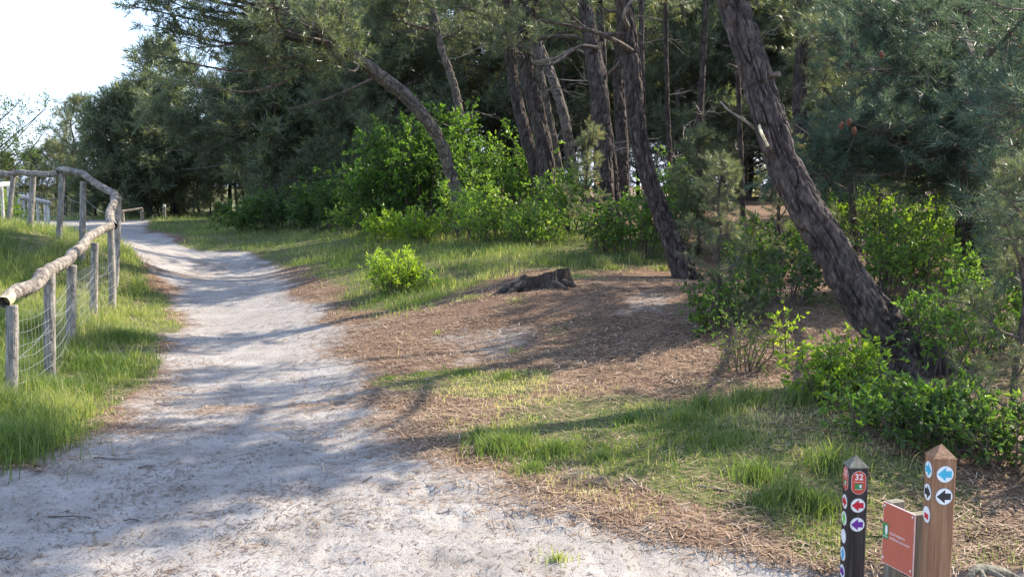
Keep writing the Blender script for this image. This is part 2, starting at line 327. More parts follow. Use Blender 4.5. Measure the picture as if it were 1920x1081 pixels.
# ------------------------------------------------------------------ ground cover masks
def gp(L_): return [tuple(G(a, b)[:2]) for a, b in L_]
PG = [(gp([(850,805),(980,760),(1150,745),(1350,730),(1480,720),(1600,740),(1760,840),(1780,960),(1560,1015),(1400,970),(1250,940),(1080,890),(900,860)]), .35, .55, 1),
      (gp([(740,705),(850,690),(1000,700),(1010,735),(900,750),(740,730)]), .25, .45, 2),
      (gp([(290,424),(420,412),(700,420),(1240,430),(1300,480),(1200,500),(1080,508),(980,505),(900,535),(760,585),(670,585),(640,545),(580,500),(470,470),(330,458)])+[(-2, 60), (-22, 60)], .5, .5, 3),
      (gp([(1500,560),(1900,560),(1900,760),(1740,720)]), .5, .6, 5)]
def grassmask(x, y):
    g = np.zeros(x.shape)
    for k, (P, soft, na, sd) in enumerate(PG): g = np.maximum(g, polymask(P, x, y, soft, na, 1.1, sd)*(.55 if k == 3 else 1))
    far = np.maximum(sst(50.5, 53, y)*sst(0, -6, x), sst(39, 42, y)*sst(-3, -5, x)*(path_sd(x, y) < 0))
    far = np.maximum(far, sst(25, 28, y)*sst(-1, -4, x)*sst(.1, .8, x-np.interp(y, RY, RX)+.8*(fbm(x*.7, y*.7, 72, 3)-.5)))
    lf = x-np.interp(y, LY, LX)+.9*(fbm(x*1.1, y*1.1, 71, 3)-.5); g = np.maximum(g, sst(.25, -.25, lf)*sst(6.5, 7.3, y)*sst(60, 50, y))
    g = np.maximum(g, far)
    return g
SANDP = [(gp([(820,640),(950,600),(1040,600),(1000,650),(900,680),(800,670)]), .5), (gp([(1120,570),(1200,545),(1290,545),(1260,575),(1150,590)]), .5), (gp([(830,600),(700,610),(880,590),(980,585)]), .45),
         (gp([(1020,870),(1200,860),(1330,900),(1250,915),(1080,895)]), .7), (gp([(1200,960),(1350,965),(1480,1010),(1400,1030),(1150,1000)]), .5)]
def sandmask(x, y):
    ps = path_sd(x, y)+.55*(fbm(x*.9, y*.9, 21, 4)-.5)*2
    s = sst(-.5, .6, ps)
    s = s*(1-.45*sst(.56, .68, fbm(x*.45+3, y*1.1, 25, 4))*sst(6.5, 8.5, y)*sst(30, 20, y))
    s = np.where(y < 8, np.maximum(s, .62*sst(7.0, 4.6, y-.0*x)*sst(4.5, 1.5, x)), s)
    for P, a in SANDP: s = np.maximum(s, a*polymask(P, x, y, .55, .8, 1.6, 9))
    return s
def axis(parts):
    v = [parts[0][0]]
    for a, b, st in parts:
        x = a
        while x < b-1e-9: x = x+st(x); v.append(x)
    return np.array(v)
ys = [-30., -15, -6, -2, 0, 1.5]; y = 2.5
while y < 420: ys.append(y); y += .03 if y < 5 else .03*(y/5)**1.45 if y < 60 else (y*.06)
ys = np.array(ys)
xs = [0.]; x = 0.
while x < 420: x += .034 if x < 3.2 else min(.034+(x-3.2)*.018, 25); xs.append(x)
xs = np.array([-q for q in xs[::-1]][:-1]+xs)
X, Y = np.meshgrid(xs, ys); Z = Hd(X, Y)
sand = sandmask(X, Y); gr = grassmask(X, Y)*(1-.0*sand)
gr = gr*sst(.45, -.15, path_sd(X, Y)-.2)
ny, nx = X.shape; idx = np.arange(ny*nx).reshape(ny, nx)
Q = np.stack([idx[:-1,:-1], idx[:-1,1:], idx[1:,1:], idx[1:,:-1]], -1).reshape(-1, 4)
Vg = np.stack([X, Y, Z], -1).reshape(-1, 3)
fc = (path_sd(X, Y)[:-1, :-1] > 0).ravel()
def ground_part(name, sel):
    q = Q[sel]; u, inv = np.unique(q, return_inverse=True)
    mb = MB(); mb.add(Vg[u], inv.reshape(-1, 4)); o = mb.build(name, M_GROUND, smooth=True)
    for nm, A in (('sand', sand), ('grass', gr)):
        a = o.data.attributes.new(nm, 'FLOAT', 'POINT'); a.data.foreach_set('value', A.ravel()[u].astype(np.float32))
    return o
tag(ground_part('ground', ~fc), kind='structure'); tag(ground_part('path', fc), kind='structure')
# ------------------------------------------------------------------ rustic fence on the left
def fence():
    F = [(22,572,10,9.0),(93,512,88,10.3),(135,497,127,11.9),(178,455,175,14.6),(207,428,212,15.8),(222,368,218,17.7),(156,340,158,18.1),(117,325,116,19),(62,330,62,20),(25,328,25,20.5),(-18,330,-18,21)]
    base = at(207, 428, 15.8); base[2] = H(base[0], base[1])
    t = thing('rustic_fence', 'weathered grey round post fence with crooked log rails and wire mesh left of the path', 'fence', base)
    rg = np.random.default_rng(3); tops = []; bots = []
    for i, (px, py, pb, d) in enumerate(F):
        top = at(px, py, d); b = at(pb, py+400, d); b = np.array([b[0] if d < 12 else top[0], d+.0, 0]); b[0] = at(pb, 600, d)[0]
        b[2] = H(b[0], b[1])-.15
        mb = MB(); n = 14; P = catm([b, (b+top)/2+rg.normal(0, .008, 3), top], n); r = .056*(1+rg.normal(0, .05))
        bark_tube(mb, P, [r*1.04, r, r*.97], 20, .004, .03, 50+i)
        mb.build('post', M_POST, t, smooth=False); tops.append(top); bots.append(b)
    def rail(pts, r, seed, cuts=(0, 0)):
        q = np.array([at(a, b, d) for a, b, d in pts]); L = np.linalg.norm(np.diff(q, axis=0), axis=1).sum()
        rg2 = np.random.default_rng(seed); n = max(8, int(L/.3)); P = catm(q, n); P[1:-1] += rg2.normal(0, .014, (n-2, 3))
        rad = r*(1+.10*np.sin(np.arange(n)*1.3+seed)*rg2.uniform(.2, 1, n)); k = rg2.random(n) < .12; rad[k] *= 1.22
        mb = MB(); bark_tube(mb, P, rad, 26, .016, .035, seed); o = mb.build('rail', M_RAIL, t)
        for e, (A, B) in enumerate(((P[0], P[1]), (P[-1], P[-2]))):
            if cuts[e]:
                dv = (B-A)/np.linalg.norm(B-A); m2 = MB(); m2n = catm([A-dv*.015, A+dv*.02, A+dv*.15], 9); bark_tube(m2, m2n, [rad[0]*.93, rad[0]*1.05, rad[0]*1.04], 20, .004, .03, seed+8)
                m2.build('sawn_end', M_FRESH, o)
        return o
    rail([(8,566,8.95),(60,532,9.7),(96,505,10.5),(128,486,11.8),(160,455,13.6),(185,432,15.0),(208,424,15.9)], .064, 61, (1, 1))
    rail([(213,424,16.0),(207,402,16.6),(212,382,17.2),(216,366,17.7)], .07, 62)
    rail([(217,364,17.7),(195,352,17.8),(172,342,18.0),(158,332,18.1),(140,322,18.5),(116,317,19.0),(104,326,19.2)], .064, 63)
    rail([(112,322,19.05),(95,328,19.4),(62,324,20),(25,325,20.5),(-20,328,21.0)], .06, 64)
    # wire mesh between the posts
    mb = MB()
    for i in range(len(F)-1):
        a0, a1 = bots[i], bots[i+1]; t0, t1 = tops[i], tops[i+1]; L = np.linalg.norm(a1[:2]-a0[:2]); off = np.array([.06, -.03, 0])
        for k in range(7):
            h = .2+k*.115
            P = np.array([a0+(a1-a0)*s+np.array([0, 0, h-.03*math.sin(s*3.14)])+off for s in np.linspace(0, 1, 7)]); P[:, 2] += rg.normal(0, .005, 7)
            P[:, 2] = np.maximum(P[:, 2], H(P[:, 0], P[:, 1])+.04+k*.1)
            tube(mb, P, .0016, 3, .5, False)
        for s in np.arange(.1, 1, .12/L):
            p = a0+(a1-a0)*s+off; z0 = max(p[2]+.15, float(H(p[0], p[1]))+.02)
            tube(mb, np.array([[p[0], p[1], z0], [p[0]+rg.normal(0, .006), p[1], z0+.4], [p[0], p[1], z0+.78]]), .0014, 3, .5, False)
    mb.build('wire_mesh', M_WIRE, t)
    mb = MB()
    for (i0, i1, h, sag) in ((9,8,.7,.05),(8,7,.6,.06),(7,6,.62,.05),(6,5,.72,.12),(6,5,.42,.1),(5,4,.3,.06),(4,3,.5,.08),(3,2,.6,.05),(2,1,.55,.04),(1,0,.5,.04)):
        A = tops[i0]-np.array([0, 0, 1-h]); B = tops[i1]-np.array([0, 0, 1-h]); s = np.linspace(0, 1, 40)[:, None]
        P = A+(B-A)*s-np.array([0, 0, sag])*np.sin(s*math.pi); o = np.arange(40)*2.2
        tube(mb, P+np.stack([.006*np.cos(o), 0*o, .006*np.sin(o)], 1), .003, 3, .5, False)
    mb.build('sagging_wire', M_WIRE, t)
fence()
def rod(t, a, b, r, m, name, sides=12, seed=1):
    mb = MB(); P = catm([a, (a+b)/2+np.array([0, 0, .0]), b], 8); bark_tube(mb, P, [r, r, r], sides, .003, .05, seed); return mb.build(name, m, t)
def far_fences():
    g = lambda px, py, d: at(px, py, d)
    def post(t, px, pt, d, r, m, seed, extra=.12):
        a = g(px, pt, d); b = a.copy(); b[2] = H(b[0], b[1])-extra; rod(t, b, a, r, m, 'post', 12, seed)
    b0 = g(20, 350, 30); b0[2] = H(b0[0], b0[1])
    t = thing('log_fence', 'sunlit pale log topped fence far behind the rustic fence at the left edge', 'fence', b0)
    rod(t, g(-40, 366, 28.5), g(0, 348, 29.6), .09, M_WHITEW, 'rail', 14, 3); rod(t, g(0, 347, 29.6), g(20, 345, 30), .08, M_WHITEW, 'rail', 14, 4)
    for k, px in enumerate((-14, 3, 16)): post(t, px, 348, 29.5, .045, M_WHITEW, k)
    b1 = g(60, 385, 36); b1[2] = H(b1[0], b1[1])
    t = thing('plank_fence', 'white sunlit fence with a straight sloping top rail seen between two rustic fence posts', 'fence', b1)
    rod(t, g(32, 368, 34), g(93, 381, 37), .085, M_WHITEW, 'rail', 8, 5)
    for k, (px, pt, d) in enumerate(((34, 370, 34), (44, 364, 35), (53, 362, 35.2), (57, 372, 35.3), (70, 376, 36), (84, 380, 36.6), (90, 381, 37))): post(t, px, pt, d, .05, M_WHITEW, 10+k)
    b2 = g(250, 400, 47); b2[2] = H(b2[0], b2[1])
    t = thing('low_barrier', 'low grey wooden barrier with one rail at the far end of the path', 'barrier', b2)
    rod(t, g(228, 396, 46), g(267, 390.5, 47), .055, M_DEAD, 'rail', 8, 6); post(t, 266, 391, 47, .085, M_DEAD, 30); post(t, 230, 396, 46, .07, M_DEAD, 31)
    a = g(308, 383, 47); b = a.copy(); b[2] = H(b[0], b[1])-.1
    t = thing('marker_post', 'lone thin grey post on the grass at the far edge of the forest', 'post', (b[0], b[1], b[2]+.1))
    rod(t, b, a-np.array([0, 0, .12]), .07, M_GREYW, 'post_shaft', 12, 40); rod(t, a-np.array([0, 0, .12]), a, .072, M_WHITEW, 'post_tip', 12, 41)
far_fences()
# ------------------------------------------------------------------ signposts
def prism(mb, poly, y0, y1, tone=.5):          # outline in x,z extruded along y
    n = len(poly); a = [(x, y0, z) for x, z in poly]; b = [(x, y1, z) for x, z in poly]
    mb.add(np.array(a+b), [[i, (i+1) % n, n+(i+1) % n, n+i] for i in range(n)], tone); mb.add(np.array(a), [list(range(n))[::-1]], tone); mb.add(np.array(b), [list(range(n))], tone)
ARROW = [(-.5, 0), (.02, .44), (-.0, .2), (.46, .2), (.46, -.2), (0, -.2), (.02, -.44)]
ARROW = [(-.5, 0), (.05, .46), (.05, .22), (.44, .22), (.44, -.22), (.05, -.22), (.05, -.46)]
def face_mat(side):                            # local plate space (x right, z up, -y out) to post space
    if side == 'front': return lambda V, W: V+np.array([0, -W/2, 0])
    return lambda V, W: np.stack([V[:, 1]-W/2, -V[:, 0], V[:, 2]], 1)   # left face: out = -x
def plate(parent, name, m, poly, side, W, zc, th0, th1, xc=0, label=None, local=True):
    mb = MB(); prism(mb, [(x+xc, z+zc) for x, z in poly], -th1, -th0)
    f = face_mat(side); mb.V = [f(v, W) for v in mb.V]; o = mb.build(name, m, parent, local=True)
    if label: tag(o, label)
    return o
def disc(parent, side, W, zc, r, arrow, col, what, k):
    c = [(r*math.cos(a), r*math.sin(a)) for a in np.linspace(0, 2*math.pi, 41)[:-1]]
    rim = plate(parent, 'waymark_disc', P_RIM, c, side, W, zc, 0, .002, label=what)
    plate(rim, 'disc_face', P_WHITE, [(x*.93, z*.93) for x, z in c], side, W, zc, .0021, .0028)
    if arrow is not None:
        ca, sa = math.cos(arrow), math.sin(arrow); p = [((x*ca-z*sa)*r*1.72, (x*sa+z*ca)*r*1.72) for x, z in ARROW]
        plate(rim, 'arrow', col, p, side, W, zc, .0029, .0036)
    return rim
def text_part(parent, body, size, m, side, W, xc, zc, th, name='lettering', align='CENTER', rot=0, sx=1):
    cu = bpy.data.curves.new('lettering', 'FONT'); cu.body = body; cu.size = size; cu.align_x = align; cu.align_y = 'CENTER'; cu.extrude = .0003; cu.resolution_u = 3; cu.offset = size*.012
    o = bpy.data.objects.new('tmp', cu); C.objects.link(o); bpy.context.view_layer.update()
    me = bpy.data.meshes.new_from_object(o.evaluated_get(bpy.context.evaluated_depsgraph_get())); bpy.data.objects.remove(o)
    V = np.zeros(len(me.vertices)*3); me.vertices.foreach_get('co', V); V = V.reshape(-1, 3); V = np.stack([V[:, 0]*sx+xc, -V[:, 2]-th, V[:, 1]+zc], 1)
    V = face_mat(side)(V, W); me.vertices.foreach_set('co', V.ravel()); me.materials.clear(); me.materials.append(m); me.update(); me.name = name
    q = bpy.data.objects.new(name, me); C.objects.link(q); q.parent = parent; return q
def beam(mb, W, D, z0, z1, bev=.006):
    P = [(-W/2+bev, -D/2), (W/2-bev, -D/2), (W/2, -D/2+bev), (W/2, D/2-bev), (W/2-bev, D/2), (-W/2+bev, D/2), (-W/2, D/2-bev), (-W/2, -D/2+bev)]
    zs = np.linspace(z0, z1, 8); n = 8; V = [(x, y, z) for z in zs for x, y in P]
    mb.add(V, [[i*n+k, i*n+(k+1) % n, (i+1)*n+(k+1) % n, (i+1)*n+k] for i in range(7) for k in range(n)], .5)
    return P
def signpost(name, label, px, eave, d, W, m, mcap, apex, gz, rz):
    p = at(px, eave, d); t = thing(name, label, 'signpost', (p[0], d+W/2, gz), None, rz); ez = p[2]-gz
    mb = MB(); beam(mb, W, W, -.25, ez); mb.build('post_body', m, t, local=True)
    mb = MB(); e = W/2+.001; V = [(-e, -e, ez), (e, -e, ez), (e, e, ez), (-e, e, ez), (-e, -e, ez+.006), (e, -e, ez+.006), (e, e, ez+.006), (-e, e, ez+.006), (-.003, -.003, ez+apex), (.003, -.003, ez+apex), (.003, .003, ez+apex), (-.003, .003, ez+apex)]
    q = [[i+4*l, (i+1) % 4+4*l, (i+1) % 4+4*l+4, i+4*l+4] for l in (0, 1) for i in range(4)]; mb.add(V, q+[[3, 2, 1, 0], [8, 9, 10, 11]], .5); mb.build('post_cap', mcap, t, local=True)
    return t, ez
def oval(parent, side, W, zc):
    def cap(w, h, n=14):
        r = w/2; s = h/2-r
        return [(r*math.cos(a), s+r*math.sin(a)) for a in np.linspace(0, math.pi, n)]+[(r*math.cos(a), -s+r*math.sin(a)) for a in np.linspace(math.pi, 2*math.pi, n)]
    b = plate(parent, 'route_plate', P_PINK, cap(.079, .128), side, W, zc, 0, .002, label='orange red oval route plate reading 32')
    plate(b, 'plate_face', P_ORED, cap(.074, .123), side, W, zc, .0021, .0027)
    text_part(b, '32', .047, P_WHITE, side, W, 0, zc+.030, .0031)
    plate(b, 'plate_line', P_PINK, [(-.028, -.0012), (.028, -.0012), (.028, .0012), (-.028, .0012)], side, W, zc+.004, .0028, .0034)
    lg = plate(b, 'logo_panel', P_LOGO, [(-.021, -.017), (.021, -.017), (.021, .017), (-.021, .017)], side, W, zc-.022, .0028, .0034)
    logo_leaf(lg, side, W, .009, zc-.020, .016)
    plate(lg, 'logo_bar', P_PINK, [(-.021, -.0012), (.021, -.0012), (.021, .0012), (-.021, .0012)], side, W, zc-.0365, .0035, .004)
def logo_leaf(parent, side, W, xc, zc, h, th=.0035):
    o = [(h*.42*math.sin(a)*(1-.15*math.cos(a)), h*.55*math.cos(a)+h*.12) for a in np.linspace(0, 2*math.pi, 19)[:-1]][::-1]
    plate(parent, 'logo_tree', P_WHITE, o, side, W, zc, th, th+.0006, xc=xc)
    plate(parent, 'logo_stem', P_WHITE, [(-h*.06, -h*.8), (h*.06, -h*.8), (h*.06, -h*.3), (-h*.06, -h*.3)], side, W, zc, th, th+.0007, xc=xc)
PI = math.pi
def signs():
    g2 = at(1773, 862, 4.6); k2 = 4.6/FPX*1.02
    t, ez = signpost('signpost', 'brown square signpost with pointed top and blue and black arrow discs', 1773, 862, 4.6, .106, M_BROWN, M_BROWN, .062, 0.0, 0)
    W = .106
    for side, dx, ar, col, nm in (('front', 27, 0, P_BLUE, 'light blue arrow pointing left'), ('front', 70, 0, P_BLACK, 'black arrow pointing left')):
        disc(t, side, W, ez-dx*k2, .041, ar, col, 'white disc with '+nm, 0)
    disc(t, 'left', W, ez-24*k2, .041, PI, P_BLUE, 'white disc with light blue arrow pointing right', 0)
    disc(t, 'left', W, ez-68*k2, .041, PI, P_BLACK, 'white disc with black arrow pointing right', 0)
    r = disc(t, 'left', W, ez-112*k2, .041, None, None, 'white disc with a red square at its lower half', 0)
    plate(r, 'red_square', P_RED, [(-.022, -.018), (.022, -.018), (.022, .008), (-.022, .008)], 'left', W, ez-113*k2, .0029, .0036)
    k1 = 5.3/FPX*1.02; W = .104
    t, ez = signpost('signpost', 'dark stained square signpost with red 32 plates and red and purple arrow discs', 1611, 878, 5.3, .104, M_BLACKW, M_GREYW, .060, 0.0, 0)
    oval(t, 'front', W, ez-27*k1); oval(t, 'left', W, ez-24*k1)
    disc(t, 'front', W, ez-71*k1, .040, 0, P_RED, 'white disc with red arrow pointing left', 0); disc(t, 'front', W, ez-108*k1, .040, 0, P_PURP, 'white disc with purple arrow pointing left', 0)
    for z, a, c, l in ((69, PI, P_RED, 'white disc with red arrow pointing right'), (102, -PI/2, P_GREEN, 'white disc with green arrow pointing up'), (137, None, None, 'plain white disc without an arrow'), (172, -PI/2, P_BLUE2, 'white disc with blue arrow pointing up'), (207, PI, P_PURP, 'white disc with purple arrow pointing right')):
        disc(t, 'left', W, ez-z*k1, .040, a, c, l, 0)
    # red information panel on two short posts
    A = at(1658, 938, 4.965); B = at(1717, 965, 4.75); dv = (B-A)[:2]; L = np.hypot(*dv); ang = math.atan2(dv[1], dv[0])
    t = thing('information_sign', 'brick red information panel with green logo on two short grey wooden posts', 'sign', (A[0], A[1], 0.0), None, ang)
    zt = (A[2]+B[2])/2; Hh = .315
    # local: x along panel, -y faces the viewer's left
    mb = MB(); prism(mb, [(0, zt-Hh), (L, zt-Hh), (L, zt), (0, zt)], -.003, .003); pn = mb.build('panel_rim', P_PINK, t, local=True)
    mb = MB(); prism(mb, [(.004, zt-Hh+.004), (L-.004, zt-Hh+.004), (L-.004, zt-.004), (.004, zt-.004)], -.0045, -.0032); pf = mb.build('panel_face', P_PANEL, t, local=True)
    def bit(name, m, x0, x1, z0, z1, th, par): mb = MB(); prism(mb, [(x0, zt-z1), (x1, zt-z1), (x1, zt-z0), (x0, zt-z0)], -.0047-th, -.0046); return mb.build(name, m, par, local=True)
    lg = bit('logo_panel', P_LOGO, .004, .045, .105, .185, .001, pf)
    mb = MB(); prism(mb, [(.031+.009*math.sin(a), zt-.138+.026*math.cos(a)) for a in np.linspace(0, 2*PI, 19)[:-1]][::-1], -.0063, -.0058); mb.build('logo_tree', P_WHITE, lg, local=True)
    bit('logo_stem', P_WHITE, .029, .032, .15, .168, .0016, lg); bit('logo_bar', P_WHITE, .006, .043, .172, .1745, .0016, lg)
    text_part(pf, 'volg de aangegeven', .021, P_PINK, 'front', .0, .054, zt-.144, .0049, align='LEFT', sx=.68)
    text_part(pf, 'wandelroutes op het terrein', .021, P_PINK, 'front', .0, .054, zt-.169, .0049, align='LEFT', sx=.60)
    for x, z in ((.014, .016), (L-.014, .016), (.014, Hh-.03), (L-.014, Hh-.03)):
        mb = MB(); prism(mb, [(x+.004*math.cos(a), zt-z+.006*math.sin(a)) for a in np.linspace(0, 2*PI, 11)[:-1]], -.0075, -.0046); mb.build('screw', P_WHITE, pf, local=True)
    for i, (x0, zz) in enumerate(((.0, zt+.004), (L-.052, zt-.004))):
        mb = MB(); P = beam(mb, .05, .085, -.25, zz, .008); n = 8; mb.add([(x, y, zz) for x, y in P], [list(range(n))], .6); V = mb.V
        mb.V = [v+np.array([x0+.026, .047, 0]) for v in V]; mb.build('support_post', M_GREYW, t, local=True)
signs()
# ------------------------------------------------------------------ stump, driftwood
def stump():
    c = G(1013, 545); c[1] += .35; c[2] = float(H(c[0], c[1])); t = thing('tree_stump', 'low old tree stump with slanting cut top and dark furrowed bark on the brown mound', 'stump', c)
    n = 120; a = np.arange(n)*2*PI/n; rg = np.random.default_rng(5); rings = []
    lob = .10*np.sin(a*3+1)+.06*np.sin(a*7+2)+.05*np.sin(a*11)
    for h in np.linspace(0, 1, 14):
        fur = np.exp(-(np.abs(2*vn(a/(2*PI)*26+0*h, h*1.2+0*a, 4, 26)-1)/.25)**2)
        r = .34*(1+lob)*(1+.75*(1-h)**2.2*(.6+.5*np.sin(a*5+.6)))-.035*fur
        z = -.12+h*(.29+.10*np.cos(a-.1)-.035*np.sin(a))+.012*vn(a*9, h*3+0*a, 8)
        rings.append(np.stack([c[0]+r*np.cos(a)*1.12, c[1]+r*np.sin(a)*.6, c[2]+z], 1))
    V = np.concatenate(rings); k = np.arange(n); F = np.concatenate([np.stack([i*n+k, i*n+(k+1) % n, (i+1)*n+(k+1) % n, (i+1)*n+k], 1) for i in range(13)])
    mb = MB(); mb.add(V, F, .5); mb.build('stump_bark', M_STUMP, t)
    top = rings[-1]; ce = top.mean(0); mb = MB(); rr = []
    for q in (1, .92, .7, .45, .2, .01):
        P = ce+(top-ce)*q; P[:, 2] += -.012*(q < .95)+.014*(vn(P[:, 0]*30, P[:, 1]*30, 3)-.5)*(q < .99)-.05*(np.abs(P[:, 0]-ce[0]-.1) < .05)*(q < .8); rr.append(P)
    V = np.concatenate(rr); F = np.concatenate([np.stack([i*n+k, i*n+(k+1) % n, (i+1)*n+(k+1) % n, (i+1)*n+k], 1) for i in range(5)]); mb.add(V, F, .5); mb.build('cut_top', M_STUMPT, t)
    for i, (x1, y1, r) in enumerate(((-.72, -.25, .11), (-.55, -.42, .08), (.62, -.12, .08), (.45, -.38, .06), (.5, .3, .06))):
        e = c+np.array([x1, y1, 0]); e[2] = H(e[0], e[1])-.05; s = c+np.array([x1*.25, y1*.25, .12]); m_ = (s+e)/2; m_[2] = H(m_[0], m_[1])+.04
        mb = MB(); bark_tube(mb, catm([s, m_, e], 14), [r*.8, r*.7, r*.3], 18, .012, .035, 70+i); mb.build('root', M_STUMP, t)
stump()
def driftwood():
    c = at(1862, 1075, 4.80); gz = float(H(c[0], c[1])); t = thing('driftwood', 'gnarled grey weathered branch lying right of the brown signpost', 'branch', (c[0], c[1], gz))
    P = [at(1812, 1097, 4.67), at(1822, 1073, 4.71), at(1838, 1065, 4.75), at(1860, 1067, 4.80), at(1885, 1071, 4.90), at(1912, 1085, 5.00), at(1945, 1097, 5.05)]
    mb = MB(); bark_tube(mb, catm(P, 40), [.018, .022, .024, .022, .018, .013, .008], 24, .010, .02, 91); mb.build('main_limb', M_GREYW, t)
    for i, Q_ in enumerate(([at(1838, 1069, 4.73), at(1846, 1083, 4.67), at(1858, 1099, 4.63)], [at(1850, 1069, 4.75), at(1874, 1079, 4.71), at(1900, 1101, 4.67)], [at(1812, 1097, 4.67), at(1800, 1115, 4.65), at(1796, 1130, 4.63)])):
        mb = MB(); bark_tube(mb, catm(Q_, 16), [.017, .013, .008], 16, .006, .02, 95+i); mb.build('side_limb', M_GREYW, t)
driftwood()
# ------------------------------------------------------------------ foliage templates
def tuft_tpl(seed, n, L=.13, nl=.10, wd=.0035, candle=True, spread=(22, 68)):
    rg = np.random.default_rng(seed); V = []; F = []; T = []
    for i in range(n):
        z = L*(i+.5)/n; az = i*2.39996+rg.normal(0, .3); th = math.radians(np.interp(i/n, [0, 1], [spread[1], spread[0]])+rg.normal(0, 8))
        d = np.array([math.sin(th)*math.cos(az), math.sin(th)*math.sin(az), math.cos(th)]); l = nl*rg.uniform(.75, 1.15)
        s = np.cross(d, rg.normal(0, 1, 3)); s /= np.linalg.norm(s); b = np.array([0, 0, z]); k = len(V)
        V += [b-s*wd*.5, b+s*wd*.5, b+d*l+np.array([0, 0, -.008])]; F.append([k, k+1, k+2]); T.append(rg.normal(0, .09))
    if candle:
        for j in range(rg.integers(1, 4)):
            a = rg.uniform(0, 6.28); o = np.array([.012*math.cos(a), .012*math.sin(a), L*.9]); h = rg.uniform(.03, .07); r = .0045; k = len(V)
            V += [o+[r, 0, 0], o+[-r*.5, r*.87, 0], o+[-r*.5, -r*.87, 0], o+[o[0]*.6, o[1]*.6, h]]; F += [[k, k+1, k+3], [k+1, k+2, k+3], [k+2, k, k+3]]; T += [.75]*3
    return np.array(V), np.array(F), np.array(T)
TUFT = {0: [tuft_tpl(i, 60, wd=.0042, candle=(i % 2 == 0)) for i in range(5)], 1: [tuft_tpl(20+i, 34, .14, .11, .0075, candle=(i % 3 == 0)) for i in range(5)],
        2: [tuft_tpl(40+i, 16, .17, .15, .016, candle=(i == 0)) for i in range(5)], 3: [tuft_tpl(60+i, 9, .22, .2, .032, candle=False) for i in range(5)]}
def put_tufts(fol, pos, dirs, rg, lod, sc=1.0, tone=.45, tv=.14):
    pos = np.array(pos).reshape(-1, 3); dirs = np.array(dirs).reshape(-1, 3); w = rg.integers(0, 5, len(pos))
    for k in range(5):
        m = w == k
        if m.any(): inst(fol, *TUFT[lod][k], pos[m], dirs[m], sc*rg.uniform(.8, 1.25, m.sum()), rg, tone+rg.normal(0, tv, m.sum()))
def unit(v): return v/(np.linalg.norm(v)+1e-9)
def clump(wood, fol, a, c, r, rg, dens=1.0, lod=1, r0=None, flat=.6, sc=1.0, tone=.45, droop=.0):
    a = np.array(a, float); c = np.array(c, float); d = c-a; L = np.linalg.norm(d); u = unit(d)
    end = c+u*r*.6
    mid = (a+end)/2+np.array([rg.normal(0, .06), rg.normal(0, .06), -.08+rg.normal(0, .05)])*L
    n = 9; P = catm([a, mid, end], n); r0 = r0 or (.015+.022*r+.006*L)
    tube(wood, P, np.linspace(r0, .010, n), 6 if lod < 2 else 4, .5, False)
    nsub = int((9+10*r*r)*dens); pos = []; dirs = []; tmin = max(.15, 1-(r*1.9)/max(L+.6*r, .01))
    for k in range(nsub):
        t = rg.uniform(tmin, 1); i = t*(n-1); j = min(int(i), n-2); p = P[j]+(P[j+1]-P[j])*(i-j)
        dv = unit(rg.normal(0, 1, 3)*np.array([1, 1, flat])+u*.55+np.array([0, 0, .12-droop])); l = r*rg.uniform(.5, 1.05)*(1.15-.35*t)
        e = p+dv*l+np.array([0, 0, .10*l]); m_ = (p+e)/2+np.array([0, 0, -.07*l])+rg.normal(0, .04, 3)*l
        S = catm([p, m_, e], 5); tube(wood, S, np.linspace(.009+.004*r, .004, 5), 4 if lod < 2 else 3, .5, False)
        sd = unit(S[-1]-S[-2]); pos.append(S[-1]); dirs.append(sd)
        nt_ = int(l/(.11 if lod < 2 else .14 if lod < 3 else .2))+1
        for q in range(nt_):
            s = rg.uniform(.22, .98); i2 = s*4; j2 = min(int(i2), 3); b = S[j2]+(S[j2+1]-S[j2])*(i2-j2)
            dd = unit(sd*.7+rg.normal(0, .75, 3)+np.array([0, 0, .25])); tl = rg.uniform(.10, .30)*sc
            if lod < 3: tube(wood, np.array([b, b+dd*tl*.6+[0, 0, -.01], b+dd*tl]), [.004, .0035, .003], 3, .5, False)
            pos.append(b+dd*tl*.75); dirs.append(dd)
            if tl > .2*sc and rg.random() < .7: pos.append(b+dd*tl*.2); dirs.append(unit(dd+rg.normal(0, .5, 3)))
    put_tufts(fol, pos, dirs, rg, lod, sc, tone)
    return P
def dead_twigs(mb, base, dirv, L, rg, depth=2, r=.012):
    n = 7; end = base+dirv*L; P = catm([base, base+dirv*L*.5+rg.normal(0, .10, 3)*L, end+np.array([0, 0, rg.uniform(-.25, .2)])*L], n)
    tube(mb, P, np.linspace(r, r*.35, n), 5 if r > .01 else 3, .5, False)
    if depth > 0:
        for k in range(rg.integers(3, 6)):
            j = rg.integers(1, n); dd = unit(dirv+rg.normal(0, .7, 3)); dead_twigs(mb, P[j], dd, L*rg.uniform(.25, .5), rg, depth-1, r*.5)
def nearest(Q, c, back=.35):
    d = np.linalg.norm(Q-c, axis=1); i = int(np.argmin(d+np.maximum(0, Q[:, 2]-c[2])*.6)); s = np.linalg.norm(np.diff(Q, axis=0), axis=1).mean(); return int(np.clip(i-int(back*d[i]/s), 1, len(Q)-1))
